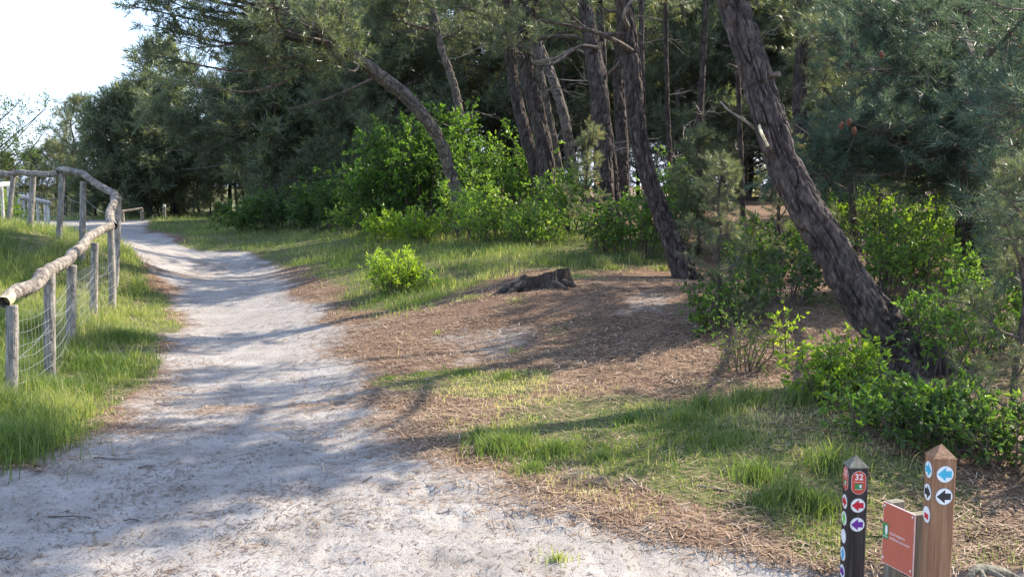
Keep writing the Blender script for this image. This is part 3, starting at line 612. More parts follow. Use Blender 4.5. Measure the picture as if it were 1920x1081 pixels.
def hero(label, trunk, clumps, seed, lod=1, needle=None, rb=1.0, sides=40, cell=.045, depth=.016, stubs=(), name='pine_tree', group=None, flare=.35, dens=1.0, tone=.45, base=None, extra=(), dead=0, sc=1.0, back=.35):
    # trunk: (px, py, depth, width px); the first point is continued down to the ground
    rg = np.random.default_rng(seed)
    P = [at(a, b, d) for a, b, d, w_ in trunk]; R = [w_*d/FPX/2 for a, b, d, w_ in trunk]
    gz = float(H(P[0][0], P[0][1])); P[0][2] = gz-.12
    for q in extra: P.append(np.array(q[:3])); R.append(q[3])
    t = thing(name, label, 'pine tree', (P[0][0], P[0][1], gz), group)
    mb = MB(); L = np.linalg.norm(np.diff(P, axis=0), axis=1); cum = np.concatenate([[0], np.cumsum(L)]); Rs = np.interp(np.linspace(0, cum[-1], 60), cum, R)
    Pu = catm(P, 400); cu = np.concatenate([[0], np.cumsum(np.linalg.norm(np.diff(Pu, axis=0), axis=1))]); Pe = np.stack([np.interp(np.linspace(0, cu[-1], 60), cu, Pu[:, i]) for i in range(3)], 1)
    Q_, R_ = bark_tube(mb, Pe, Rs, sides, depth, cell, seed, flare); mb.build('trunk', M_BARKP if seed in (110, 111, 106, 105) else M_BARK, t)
    wood = MB(); fol = MB()
    for c in clumps:
        cc = at(c[0], c[1], c[2]) if len(c) == 4 else np.array(c[1:4]); r = c[-1]
        i = nearest(Q_, cc, back); clump(wood, fol, Q_[i], cc, r, rg, dens, lod, tone=tone, sc=sc)
    if clumps:
        wood.build('limb', M_TWIG, t); fol.build('crown', needle or M_NEED, t)
    if dead:
        for k in range(dead):
            mb = MB(); i = rg.integers(int(len(Q_)*.15), int(len(Q_)*.9)); a = rg.uniform(0, 6.28); dv = unit(np.array([math.cos(a), math.sin(a), rg.uniform(-.2, .35)])); dead_twigs(mb, Q_[i], dv, rg.uniform(.6, 1.6), rg, 2, .014); mb.build('dead_branch', M_DEAD, t)
    for pts, r0, r1, m in stubs:
        mb = MB(); S = catm([at(*p) for p in pts], 12); bark_tube(mb, S, [r0, r1], 12, .004, .03, seed+3); mb.build('branch', m, t)
    return t
# ------------------------------------------------------------------ the near pines
big = hero('thick pine leaning left over the forest floor, its trunk crossing the right half', [(1716,740,9.0,108),(1692,660,9.05,92),(1612,560,9.1,79),(1540,440,9.2,71),(1478,330,9.3,66),(1438,210,9.4,64),(1408,110,9.5,60),(1366,-20,9.6,56),(1335,-160,9.7,52)],
    [(0, 1.6, 10.5, 7.6, 1.0), (0, 2.6, 11.0, 7.4, 1.0), (0, 3.6, 10.9, 6.5, .9), (0, 4.4, 11.6, 6.8, 1.0), (0, 4.9, 10.7, 7.0, .9), (0, 1.2, 9.9, 8.8, .9), (0, 3.4, 12.2, 7.2, .8), (0, 4.2, 10.4, 6.3, .9), (0, 5.3, 11.3, 6.4, .8), (0, 4.7, 10.9, 7.6, .8), (0, 3.9, 9.8, 6.6, .8), (0, 2.8, 10.0, 6.9, .8)], 101, lod=2, dens=1.5, sides=120, cell=.055, depth=.04, flare=.75, extra=[(1.7, 10, 7.0, .11), (1.5, 10.3, 8.6, .06)],  # clumps sit above the view; most are added to shade the path
    stubs=[([(1440,143,9.4), (1452,140,9.3), (1462,139,9.25)], .028, .022, M_TWIG), ([(1424,236,9.3), (1428,250,9.1), (1440,274,9.03)], .014, .012, M_FRESH), ([(1415,240,9.4), (1395,225,9.3), (1368,208,9.2), (1350,190,9.2)], .016, .006, M_DEAD)])
hero('curved slender pine standing on the brown mound right of the stump', [(1292,538,16.5,54),(1275,490,16.5,44),(1240,400,16.6,38),(1212,320,16.6,35),(1194,230,16.6,34),(1186,130,16.6,34),(1172,20,16.6,34),(1160,-60,16.6,33)],
    [(1120,-60,16.2,.9),(1230,-90,16.8,.9),(1160,-220,16.6,1.0),(1040,-30,15.4,.7)], 102, lod=2, sides=70, cell=.055, depth=.034, extra=[(1.5, 16.6, 7.5, .16), (1.2, 16.8, 9.5, .08)],
    stubs=[([(1178,50,16.5), (1170,30,16.1), (1180,8,16.0), (1200,-10,16.0)],   .035, .022, M_DEAD), ([(1192,100,16.6), (1150,75,16.2), (1100,55,16), (1010,38,15.6)], .05, .02, M_TWIG)])
def trunkonly(label, tr, seed, sides=36, **k):
    tr = [(a, b, c, w_*(.76 if seed == 110 else .88)) for a, b, c, w_ in tr]
    return hero(label, tr, k.pop('cl', []), seed, lod=2, sides=sides, cell=.07, depth=.03, **k)
trunkonly('tall dark pine, thickest of the cluster left of centre, rising from sunlit shrubs', [(1030,425,23.5,44),(1028,360,23.5,38),(1022,290,23.5,36),(1006,210,23.5,36),(988,130,23.5,34),(985,60,23.5,32),(1000,-30,23.5,32)], 103, 44, cl=[(940,60,22.5,.9),(930,-30,23,1.0),(1050,-30,23.5,.8)], extra=[(.5, 23.5, 8.5, .13), (.6, 23.5, 11, .06)], dead=5,
    stubs=[([(1000,118,23.4), (1040,110,22.9), (1075,92,22.8), (1100,100,22.6), (1120,96,22.5)], .045, .02, M_DEAD), ([(992,75,23.4), (1060,68,23), (1130,82,22.5)], .06, .03, M_TWIG)])
trunkonly('pine trunk leaning left just left of the thickest pine in the cluster', [(1030,440,24,30),(1012,345,24,30),(990,270,24,30),(972,200,24.2,27),(958,120,24.5,24),(950,20,24.5,22),(948,-40,24.5,20)], 104, cl=[(900,20,24.5,1.2),(960,-70,24.5,1.0)], extra=[(-.2, 24.5, 8.5, .08)])
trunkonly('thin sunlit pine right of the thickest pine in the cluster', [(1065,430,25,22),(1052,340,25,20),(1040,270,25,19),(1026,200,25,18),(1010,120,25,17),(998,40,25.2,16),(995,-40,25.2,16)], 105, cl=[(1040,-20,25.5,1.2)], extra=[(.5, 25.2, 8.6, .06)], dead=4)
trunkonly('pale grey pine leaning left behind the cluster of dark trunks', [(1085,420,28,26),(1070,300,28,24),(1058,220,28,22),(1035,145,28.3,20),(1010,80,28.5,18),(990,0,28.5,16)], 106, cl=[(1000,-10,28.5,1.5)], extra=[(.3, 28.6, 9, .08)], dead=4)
trunkonly('straight dark pine with forked foot right of the trunk cluster', [(1135,420,22,50),(1132,330,22,44),(1128,250,22,42),(1122,170,22,42),(1112,100,22.2,38),(1100,30,22.3,32),(1090,-40,22.4,30)], 107, 44, cl=[(1080,-30,22,1.0),(1180,-50,22.6,1.1)], extra=[(1.4, 22.4, 8.5, .14), (1.3, 22.4, 11, .05)], dead=4,
    stubs=[([(1140,140,22), (1155,125,21.8), (1168,108,21.7)], .05, .025, M_TWIG), ([(1120,90,22), (1085,88,21.7), (1040,118,21.3), (1005,122,21)], .05, .02, M_TWIG)])
trunkonly('slim pine hugging the right side of the forked dark pine', [(1158,420,22.6,26),(1150,330,22.6,24),(1140,250,22.6,22),(1132,160,22.8,18),(1128,60,23,16),(1120,-40,23,15)], 108, extra=[(1.9, 23, 7.5, .05)], cl=[(1150,-120,23,1.0)])
trunkonly('dark pine trunk half hidden behind the curved slender pine', [(1172,420,25,30),(1168,330,25,28),(1166,250,25,27),(1160,160,25,26),(1165,60,25,24),(1170,-40,25,22)], 109, extra=[(2.9, 25, 8.5, .08)], cl=[(1200,-30,25,1.2),(1130,10,25.5,1.0)], dead=3)
trunkonly('grey pine bending far left over the shrubs left of centre', [(872,418,22.5,40),(862,380,22.5,36),(846,330,22.5,34),(830,275,22.3,32),(800,225,22,33),(760,180,21.8,34),(715,145,21.5,33),(672,112,21.2,30),(625,80,21,28),(570,35,20.8,26),(530,-10,20.7,24)], 110, 48,
    cl=[(600,10,21,1.0),(540,60,20.6,.9),(470,40,20.4,1.0),(420,85,20.2,.85),(390,20,20.2,.95),(330,50,20,.7),(470,-30,20.6,1.1),(360,-30,20.3,1.0),(275,15,20,.55),(640,40,20.2,.8),(560,120,20.4,.65),(300,100,19.8,.4),(490,110,20.0,.7),(285,-40,20,.7),(380,150,20.5,.4),(600,60,19.2,.6),(535,15,19.0,.8),(650,105,20.2,.35)], extra=[(-4.9, 20.6, 6.6, .10)],
    stubs=[([(710,142,21.5), (660,165,21), (600,190,20.6), (540,205,20.4)], .035, .012, M_TWIG), ([(620,78,21), (560,75,20.6), (470,50,20.3), (380,30,20)], .07, .03, M_TWIG)])
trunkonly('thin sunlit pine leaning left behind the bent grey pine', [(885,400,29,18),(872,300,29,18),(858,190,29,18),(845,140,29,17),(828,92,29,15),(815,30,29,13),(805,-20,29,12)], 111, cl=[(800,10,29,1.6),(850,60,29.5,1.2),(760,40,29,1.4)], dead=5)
for i_, (tr_, lab_) in enumerate((
    ([(1392,470,24,13),(1390,300,24,12),(1384,150,24,11),(1380,20,24,10)], 'slim pale trunk left of the big leaning pine at mid height'),
    ([(1572,460,24,12),(1580,320,24,12),(1590,180,24,11),(1596,20,24,10)], 'slim trunk just right of the big leaning pine in the wood'),
    ([(1604,480,18,14),(1606,400,18,12),(1600,320,18,11),(1585,200,18,9)], 'thin trunk rising from shrubs right of the big leaning pine'),
    ([(1630,480,19,12),(1640,400,19,12),(1655,320,19,11),(1690,230,19,9)], 'thin dark trunk leaning right beyond the big leaning pine'),
    ([(1700,470,22,14),(1702,380,22,13),(1705,250,22,12),(1700,40,22,11)], 'slim upright trunk midway between the leaning pine and the right hand trunk'),
    ([(1772,480,23,11),(1770,380,23,10),(1768,250,23,9),(1772,40,23,9)], 'slim sunlit trunk immediately left of the dark right hand trunk'),
    ([(1312,470,23,16),(1308,300,23,15),(1318,120,23,14),(1325,-20,23,13)], 'dark upright trunk right of the curved slender pine'),
    ([(1215,440,29,14),(1210,300,29,13),(1205,150,29,12),(1202,-20,29,12)], 'thin far trunk right behind the curved slender pine'),
    ([(1258,440,27,12),(1256,300,27,11),(1250,150,27,10),(1248,-20,27,10)], 'thin far trunk between the curved slender pine and the dark upright one'))):
    trunkonly(lab_, tr_, 400+i_, 16, dead=3, cl=[(tr_[-1][0]+25, -10, tr_[-1][2], .7)] if tr_[-1][1] < 100 else [(tr_[-1][0], tr_[-1][1]-20, tr_[-1][2], .6)])
def T8():
    rg = np.random.default_rng(5)
    cl = [(1840,60,10.5,.9),(1720,40,9.8,.75),(1880,150,9.6,.85),(1760,140,9.4,.75),(1660,130,9.3,.7),(1620,220,9.0,.6),(1700,240,9.2,.7),(1800,260,9.4,.75),(1900,280,8.8,.8),(1560,260,9.2,.5),(1520,320,9.0,.35),(1600,310,9.3,.45),(1690,330,9.8,.5),(1760,345,9.8,.4),
          (1920,20,9,.8),(1600,60,10.5,.5),(1640,20,10.2,.6),(1930,480,8.6,.5),(1950,200,8.5,.8),(1960,380,8.2,.7),]
    cl = [(a, b, c*1.45 if a < 1915 else c*1.1, r*(1.4 if a < 1915 else 1.1)) for a, b, c, r in cl]+[(0, 4.6, 14.2, 6.6, .9), (0, 5.4, 13.0, 7.6, .9), (0, 3.6, 15.0, 6.4, .8), (0, 5.0, 11.4, 6.9, .9), (0, 5.9, 11.6, 7.4, .8), (0, 5.6, 10.6, 8.4, .9)]  # unseen clumps appended high up, put there to throw shade on the path
    t = hero('dark pine behind the blue green needle branches near the right edge', [(1820,560,15,50),(1816,480,15,44),(1812,370,15,42),(1803,260,15,40),(1800,150,15,38),(1805,20,15,36),(1810,-60,15,36)], cl, 112, lod=1, needle=M_NEEDB, sides=50, cell=.05, depth=.02, extra=[(6.9, 15, 6.2, .13), (6.8, 14.8, 8.6, .06)], dens=1.15, tone=.42, back=-.12, sc=1.2)
    # cones hanging on the branch
    for i, (px, py) in enumerate(((1578,228), (1592,222), (1601,238), (1652,96))):
        c = at(px, py, 12.0); n = 9; s = np.linspace(0, 1, n); prof = .030*np.sin(np.clip(s*.93+.07, 0, 1)*PI)**.7*(1-.25*s); P = np.stack([c[0]+0*s+.01*s*(i-1), c[1]+0*s, c[2]-.10*s], 1)
        mb = MB(); a = np.arange(10)*2*PI/10
        V = np.concatenate([np.stack([P[k, 0]+prof[k]*(1+.18*((np.arange(10)+k) % 2))*np.cos(a), P[k, 1]+prof[k]*(1+.18*((np.arange(10)+k) % 2))*np.sin(a), P[k, 2]+0*a], 1) for k in range(n)])
        k = np.arange(10); mb.add(V, np.concatenate([np.stack([j*10+k, j*10+(k+1) % 10, (j+1)*10+(k+1) % 10, (j+1)*10+k], 1) for j in range(n-1)])); mb.build('pine_cone', M_CONE, t)
T8()
trunkonly('straight dark background pine between the big leaning pine and the blue green branches', [(1500,420,21,32),(1500,180,21,30),(1504,90,21,28),(1508,-20,21,28)], 113, cl=[(1560,-10,21,1.1),(1450,-30,21,1.0),(1540,90,20.5,.8)], extra=[(6, 21, 8, .12)], dead=4)
trunkonly('forked grey pine at the top edge right of the big leaning pine', [(1650,420,19,26),(1643,200,19,30),(1640,60,19,36),(1625,-10,19,30),(1615,-60,19,30)], 114, cl=[(1600,-50,19,.9),(1700,-40,19,1.0),(1560,40,18.5,.7)], extra=[(6.4, 19, 7.5, .12)], dead=4)
hero('broad dark pine standing left in front of the shaded wood beyond the path', [(498,372,41.91,26),(494,320,41.91,24),(488,250,41.91,22),(484,160,41.91,20),(480,90,41.91,17),(478,20,41.91,14)],
    [(470,120,41.27,1.88),(400,170,40.64,1.88),(340,210,40.64,1.62),(540,180,41.27,1.75),(430,230,40.01,1.38),(600,130,41.91,1.88),(590,220,41.27,1.5),(540,260,40.64,1.12),(380,265,40.64,1.0),(640,190,41.91,1.62),(500,40,41.91,2.0),(300,230,41.02,1.25),(450,290,40.64,0.75),(660,260,41.91,1.25),(580,50,41.91,2.0),(700,150,41.91,1.75),(720,60,41.91,2.12)], 115, lod=2, sides=24, cell=.08, sc=1.2,
    stubs=[([(486,240,41.91), (430,270,41.02), (370,280,40.64), (310,282,40.39)], .06, .02, M_TWIG), ([(488,290,41.91), (440,300,41.27), (400,312,40.64), (340,318,40.39)], .05, .015, M_TWIG)])
# ------------------------------------------------------------------ the wood behind: each pine its own object, copied from a few grown ones
def grow(name, h, crown0, rad, seed, lod, trunk_r=.13, lean=.5, bushy=False, needle=None, tone=.45, nclump=14, sc=1.2, sides=14):
    rg = np.random.default_rng(seed); t = thing(name, None, 'pine tree', (0, 0, 0))
    P = [np.array([0, 0, -.3])]; d = rg.normal(0, .05, 2)*lean
    for k in range(1, 7):
        z = h*k/6; P.append(np.array([d[0]*z+rg.normal(0, .10)*lean, d[1]*z+rg.normal(0, .10)*lean, z]))
    Pe = catm(P, 40); mb = MB(); Q_, _r2 = bark_tube(mb, Pe, np.linspace(trunk_r, .03, 40), sides, .012, .09, seed, .3); mb.build('trunk', M_BARK, t)
    wood = MB(); fol = MB()
    for k in range(nclump):
        f = (k+.5)/nclump; z = crown0+(h-crown0)*f; a = k*2.4+rg.uniform(-.4, .4)
        env = (1-.75*f) if bushy else math.sin(PI*min(.98, .22+.78*f))**.6*.95
        rr = rad*env*rg.uniform(.45, 1.0); i = int(np.clip(z/h*len(Q_), 1, len(Q_)-1)); c = Q_[i]+np.array([math.cos(a)*rr, math.sin(a)*rr, rg.uniform(-.1, .3)])
        j = max(1, i-int(len(Q_)*(.05+.25*rr/h))); clump(wood, fol, Q_[j], c, (rad*.42 if not bushy else rad*.34)*rg.uniform(.8, 1.15), rg, 1.0, lod, sc=sc, tone=tone)
    clump(wood, fol, Q_[-6], Q_[-1], rad*.33, rg, 1, lod, sc=sc, tone=tone)
    wood.build('limb', M_TWIG, t); fol.build('crown', needle or M_NEED, t)
    if not bushy:
        for k in range(5):
            mb = MB(); i = int(len(Q_)*rg.uniform(.12, crown0/h)); a = rg.uniform(0, 6.28); dead_twigs(mb, Q_[i], unit(np.array([math.cos(a), math.sin(a), rg.uniform(-.25, .3)])), rg.uniform(.7, 1.6), rg, 1, .016); mb.build('dead_branch', M_DEAD, t)
    return t
PROTO = {}
def getproto(k):
    if k not in PROTO:
        kind, v = k[:-1], int(k[-1])
        PROTO[k] = {'tall': lambda: grow('pine_tree', 8.5, 3.0, 2.3, 200+v, 2, .14, 1.2, nclump=17),
                    'bushy': lambda: grow('pine_tree', 5.0, .5, 1.7, 220+v, 2, .08, .6, True, nclump=22, tone=.5),
                    'wide': lambda: grow('pine_tree', 7.0, 1.6, 2.8, 240+v, 2, .13, 1.0, nclump=20, tone=.47),
                    'far': lambda: grow('pine_tree', 8.0, 2.6, 2.6, 260+v, 3, .14, .8, nclump=15, sc=1.5, sides=8),
                    'farbush': lambda: grow('pine_tree', 5.5, .4, 1.9, 280+v, 3, .09, .5, True, nclump=22, sc=1.4, sides=8, tone=.5),
                    'fine': lambda: grow('pine_tree', 3.4, .5, .95, 300+v, 1, .045, .5, True, nclump=10, sc=.95, tone=.5)}[kind]()
        return PROTO[k], True
    return PROTO[k], False
def place(kind, x, y, s, label, group, rz=None):
    p, first = getproto(kind); o = p if first else copy_tree(p)
    o.location = (x, y, float(H(x, y))-.02); o.scale = (s, s, s); o.rotation_euler = (0, 0, R0.uniform(0, 6.28) if rz is None else rz)
    return tag(o, label, 'pine tree', group)
GW = ('pine in the dense wood behind the grassy bank and trunk cluster', 'pines of the wood behind the bank')
GR = ('pine with fine dull green needles in the wood on the right', 'pines of the wood on the right')
GL = ('dark pine in the shaded far wood at the end of the path', 'pines of the shaded far wood')
rgp = np.random.default_rng(77)
LIT = np.array([0., 19.5]); SD2 = np.array([SDIR.x, SDIR.y]); SD2 /= np.linalg.norm(SD2)
def maxh(x, y):          # pines shading the sunny bank stay lower, as on a wood's edge
    q = np.array([x, y])-LIT; along = q@SD2; off = abs(q@np.array([-SD2[1], SD2[0]]))
    m1 = 99 if off > 8 or along < 0 else .72*along+.6
    q = np.array([x, y])-np.array([-7., 28]); along = q@SD2; off = abs(q@np.array([-SD2[1], SD2[0]]))
    return min(m1, 99 if off > 8 or along < 2 else .72*along+.8)
def forest(y0, y1, xa, xb, n, kinds, hs, lab, mind):
    pts = []; tries = 0
    while len(pts) < n and tries < 4000:
        tries += 1; y = rgp.uniform(y0, y1); lo = xa[0]+(xa[1]-xa[0])*(y-y0)/(y1-y0); hi = xb[0]+(xb[1]-xb[0])*(y-y0)/(y1-y0); x = rgp.uniform(lo, hi)
        if all(math.hypot(x-a, y-b) > mind for a, b in pts) and path_sd(np.array(x), np.array(y)) < -1.5: pts.append((x, y))
    for x, y in pts:
        k = kinds[rgp.integers(len(kinds))]; h0 = {'t': 8.5, 'b': 5.0, 'w': 7.0, 'f': 8.0}[k[0]]
        if k.startswith('farbush'): h0 = 5.5
        s = hs*rgp.uniform(.8, 1.15); s = min(s, maxh(x, y)/h0)
        place(k, x, y, s, *lab)
forest(34, 41, (1.5, -3), (18, 22), 17, ['tall0', 'tall1', 'wide0', 'wide1', 'bushy0', 'bushy1', 'tall2'], 1.0, GW, 2.0)
forest(38, 62, (-10, -12), (24, 34), 42, ['far0', 'far1', 'far2', 'farbush0', 'farbush1'], 1.15, GW, 3.0)
forest(19, 30, (10, 12.5), (14, 23), 12, ['wide0', 'wide1', 'tall0', 'tall1', 'bushy0', 'bushy1'], .85, GR, 1.9)
forest(51, 66, (-19.5, -25), (-10, -13), 24, ['far0', 'far1', 'far2', 'farbush0', 'farbush1'], .74, GL, 2.2)
# pines with a place of their own
def P_at(px, py, d, kind, s, label, group=None, rz=None):
    p = at(px, py, d); return place(kind, float(p[0]), float(d), s, label, group, rz)
P_at(232, 400, 53, 'farbush1', 1.12, 'tall pointed young pine standing highest against the white sky at the left')
P_at(178, 400, 52, 'farbush0', .95, 'rounded young pine left of the tallest pointed young pine against the sky')
P_at(285, 400, 52, 'farbush0', 1.06, 'bushy young pine between the pointed young pine and the broad dark pine')
P_at(330, 400, 54, 'far1', 1.03, 'dark pine filling the gap left of the broad dark pine beyond the path')
P_at(122, 400, 56, 'tall2', .72, 'thin sparse pine between the wispy tree and the young pines at the left')
P_at(560, 400, 44, 'wide1', 1.1, 'low spreading pine right of the broad dark pine beyond the bank')
P_at(655, 395, 38, 'bushy1', 1.2, 'young pine with many bare twigs left of the tall green shrub')
P_at(610, 395, 40, 'bushy0', 1.25, 'young dull green pine just above the dark green bush on the bank')
P_at(760, 380, 37, 'wide0', 1.0, 'spreading pine behind the tall green shrub and bent grey pine')
P_at(1352, 560, 11.5, 'fine0', .52, 'slender young pine sapling between the curved pine and the big leaning pine')
P_at(1455, 480, 15.2, 'fine1', .6, 'young pine partly hidden behind the big leaning pine at mid height')
P_at(1310, 470, 19, 'bushy1', .42, 'small pine behind the curved slender pine on its right')
P_at(1895, 800, 7.6, 'fine0', .55, 'small brownish young pine at the right edge behind the signposts', rz=2)
P_at(1905, 600, 12, 'fine1', .5, 'young pine just right of the dark right hand trunk', rz=1)
P_at(1600, 470, 16.5, 'fine0', 1.3, 'young pine just right of the big leaning trunk in the shrubs')
P_at(1095, 455, 20.5, 'fine1', .62, 'small dark pine among the shrubs below the trunk cluster')
P_at(1400, 450, 33, 'wide0', .95, 'dull green pine left of the big leaning pine at the top', )
P_at(1262, 450, 32, 'bushy0', 1.3, 'pine directly behind the curved slender pine', )
P_at(1700, 470, 22, 'wide1', .72, 'pale green spreading pine behind the blue green branches')
P_at(1960, 500, 15, 'bushy1', .7, 'bushy pine at the right edge behind the dark right hand trunk')
for i_, (px_, s_) in enumerate(((15, .55), (62, .62), (105, .7), (140, .62))): P_at(px_, 400, 58+i_, 'farbush%d' % (i_ % 2), s_, ('low sunlit pine behind the far pale fences', 'low pine behind the white plank fence', 'low pine between two rustic fence posts behind the path', 'low pine left of the young pines against the sky')[i_])
def wispy():
    rg = np.random.default_rng(9); b = at(-60, 400, 42); b[2] = H(b[0], b[1]); t = thing('tree', 'wispy open leafy tree with pale thin crown against the white sky at the left edge', 'tree', b)
    mb = MB(); P = catm([b-[0, 0, .3], b+[.2, 0, 1.5], b+[.1, 0, 3.2]], 20); bark_tube(mb, P, [.16, .1], 14, .01, .08, 4); mb.build('trunk', M_BARK, t)
    wood = MB(); fol = MB(); pos = []; dirs = []
    for k in range(30):
        c = at(rg.uniform(-120, 90), 330-rg.uniform(0, 150), 42+rg.uniform(-1.5, 1.5)); a = P[rg.integers(8, 20)]; S = catm([a, (a+c)/2+rg.normal(0, .15, 3), c], 8); tube(wood, S, np.linspace(.04, .012, 8), 4, .5, False)
        for q in range(20):
            j = rg.integers(3, 8); dd = unit(rg.normal(0, 1, 3)+[0, 0, .5]); L = rg.uniform(.3, .9); tube(wood, np.array([S[j], S[j]+dd*L*.5, S[j]+dd*L]), .006, 3, .5, False)
            for m in range(14): pos.append(S[j]+dd*L*rg.uniform(.2, 1.05)+rg.normal(0, .08, 3)); dirs.append(rg.normal(0, 1, 3))
    inst(fol, *LEAFT, np.array(pos), np.array(dirs), 1.5*np.ones(len(pos)), rg, rg.uniform(.1, .7, len(pos))); wood.build('limb', M_TWIG, t); fol.build('crown', M_LEAFD, t)
# ------------------------------------------------------------------ shrubs
LEAFT = (np.array([[0, 0, 0], [.018, .010, .035], [0, 0, .075], [-.018, .010, .035], [0, -.004, .036]]), np.array([[0, 1, 4], [1, 2, 4], [4, 2, 3], [0, 4, 3]]), np.zeros(4))
LEAFN = (np.array([[0, 0, 0], [.012, .006, .04], [0, 0, .09], [-.012, .006, .04]]), np.array([[0, 1, 2], [0, 2, 3]]), np.zeros(2))
def shrub(px, py, d, r, h, label, m=None, seed=0, nstem=None, leaf=1.0, dens=1.0, tone=.5, tpl=None, group=None, name='shrub', up=.5, flat=False):
    rg = np.random.default_rng(1000+seed)
    if d is None: b = G(px, py)
    else: b = at(px, py, d); b[2] = H(b[0], b[1])
    t = thing(name, label, 'shrub', b, group); wood = MB(); pos = []; dirs = []; tn = []
    nstem = nstem or int(9+14*r)
    for k in range(nstem):
        a = rg.uniform(0, 6.28); rad = r*math.sqrt(rg.random()); b0 = b+np.array([math.cos(a)*rad*.45, math.sin(a)*rad*.45, 0]); b0[2] = H(b0[0], b0[1])-.03
        hh = h*rg.uniform(.55, 1.05)*(1-.35*(rad/r)**2); e = b+np.array([math.cos(a)*rad*1.0, math.sin(a)*rad*1.0, hh])
        S = catm([b0, b0*.5+e*.5+rg.normal(0, .05, 3)*h+[0, 0, .08*h], e], 9); tube(wood, S, np.linspace(.006+.005*h, .0025, 9), 4, .5, False)
        nt_ = int((5+7*h)*dens)
        for q in range(nt_):
            j = rg.integers(2, 9); p = S[min(j, 8)]; dd = unit(rg.normal(0, .8, 3)+np.array([math.cos(a)*.4, math.sin(a)*.4, up])); L = rg.uniform(.10, .30)*(.6+.5*h)*(1 if not flat else 1.3)
            T3 = np.array([p, p+dd*L*.5, p+dd*L+[0, 0, -.02*L]]); tube(wood, T3, [.003, .0025, .002], 3, .5, False)
            lt = tone+rg.normal(0, .16)
            for m_ in range(max(3, int(L/.035))):
                f = rg.uniform(.15, 1.0); pos.append(T3[0]+(T3[2]-T3[0])*f); dirs.append(unit(dd*.6+rg.normal(0, .8, 3)+[0, 0, .15])); tn.append(lt+rg.normal(0, .08))
            for m_ in range(4): pos.append(T3[2]); dirs.append(unit(dd+rg.normal(0, .55, 3))); tn.append(lt+.1)
    fol = MB(); inst(fol, *(tpl or LEAFT), np.array(pos), np.array(dirs), leaf*rg.uniform(.45, 1.05, len(pos)), rg, np.array(tn))
    wood.build('stem', M_TWIG, t); fol.build('foliage', m or M_LEAF, t); return t
wispy()
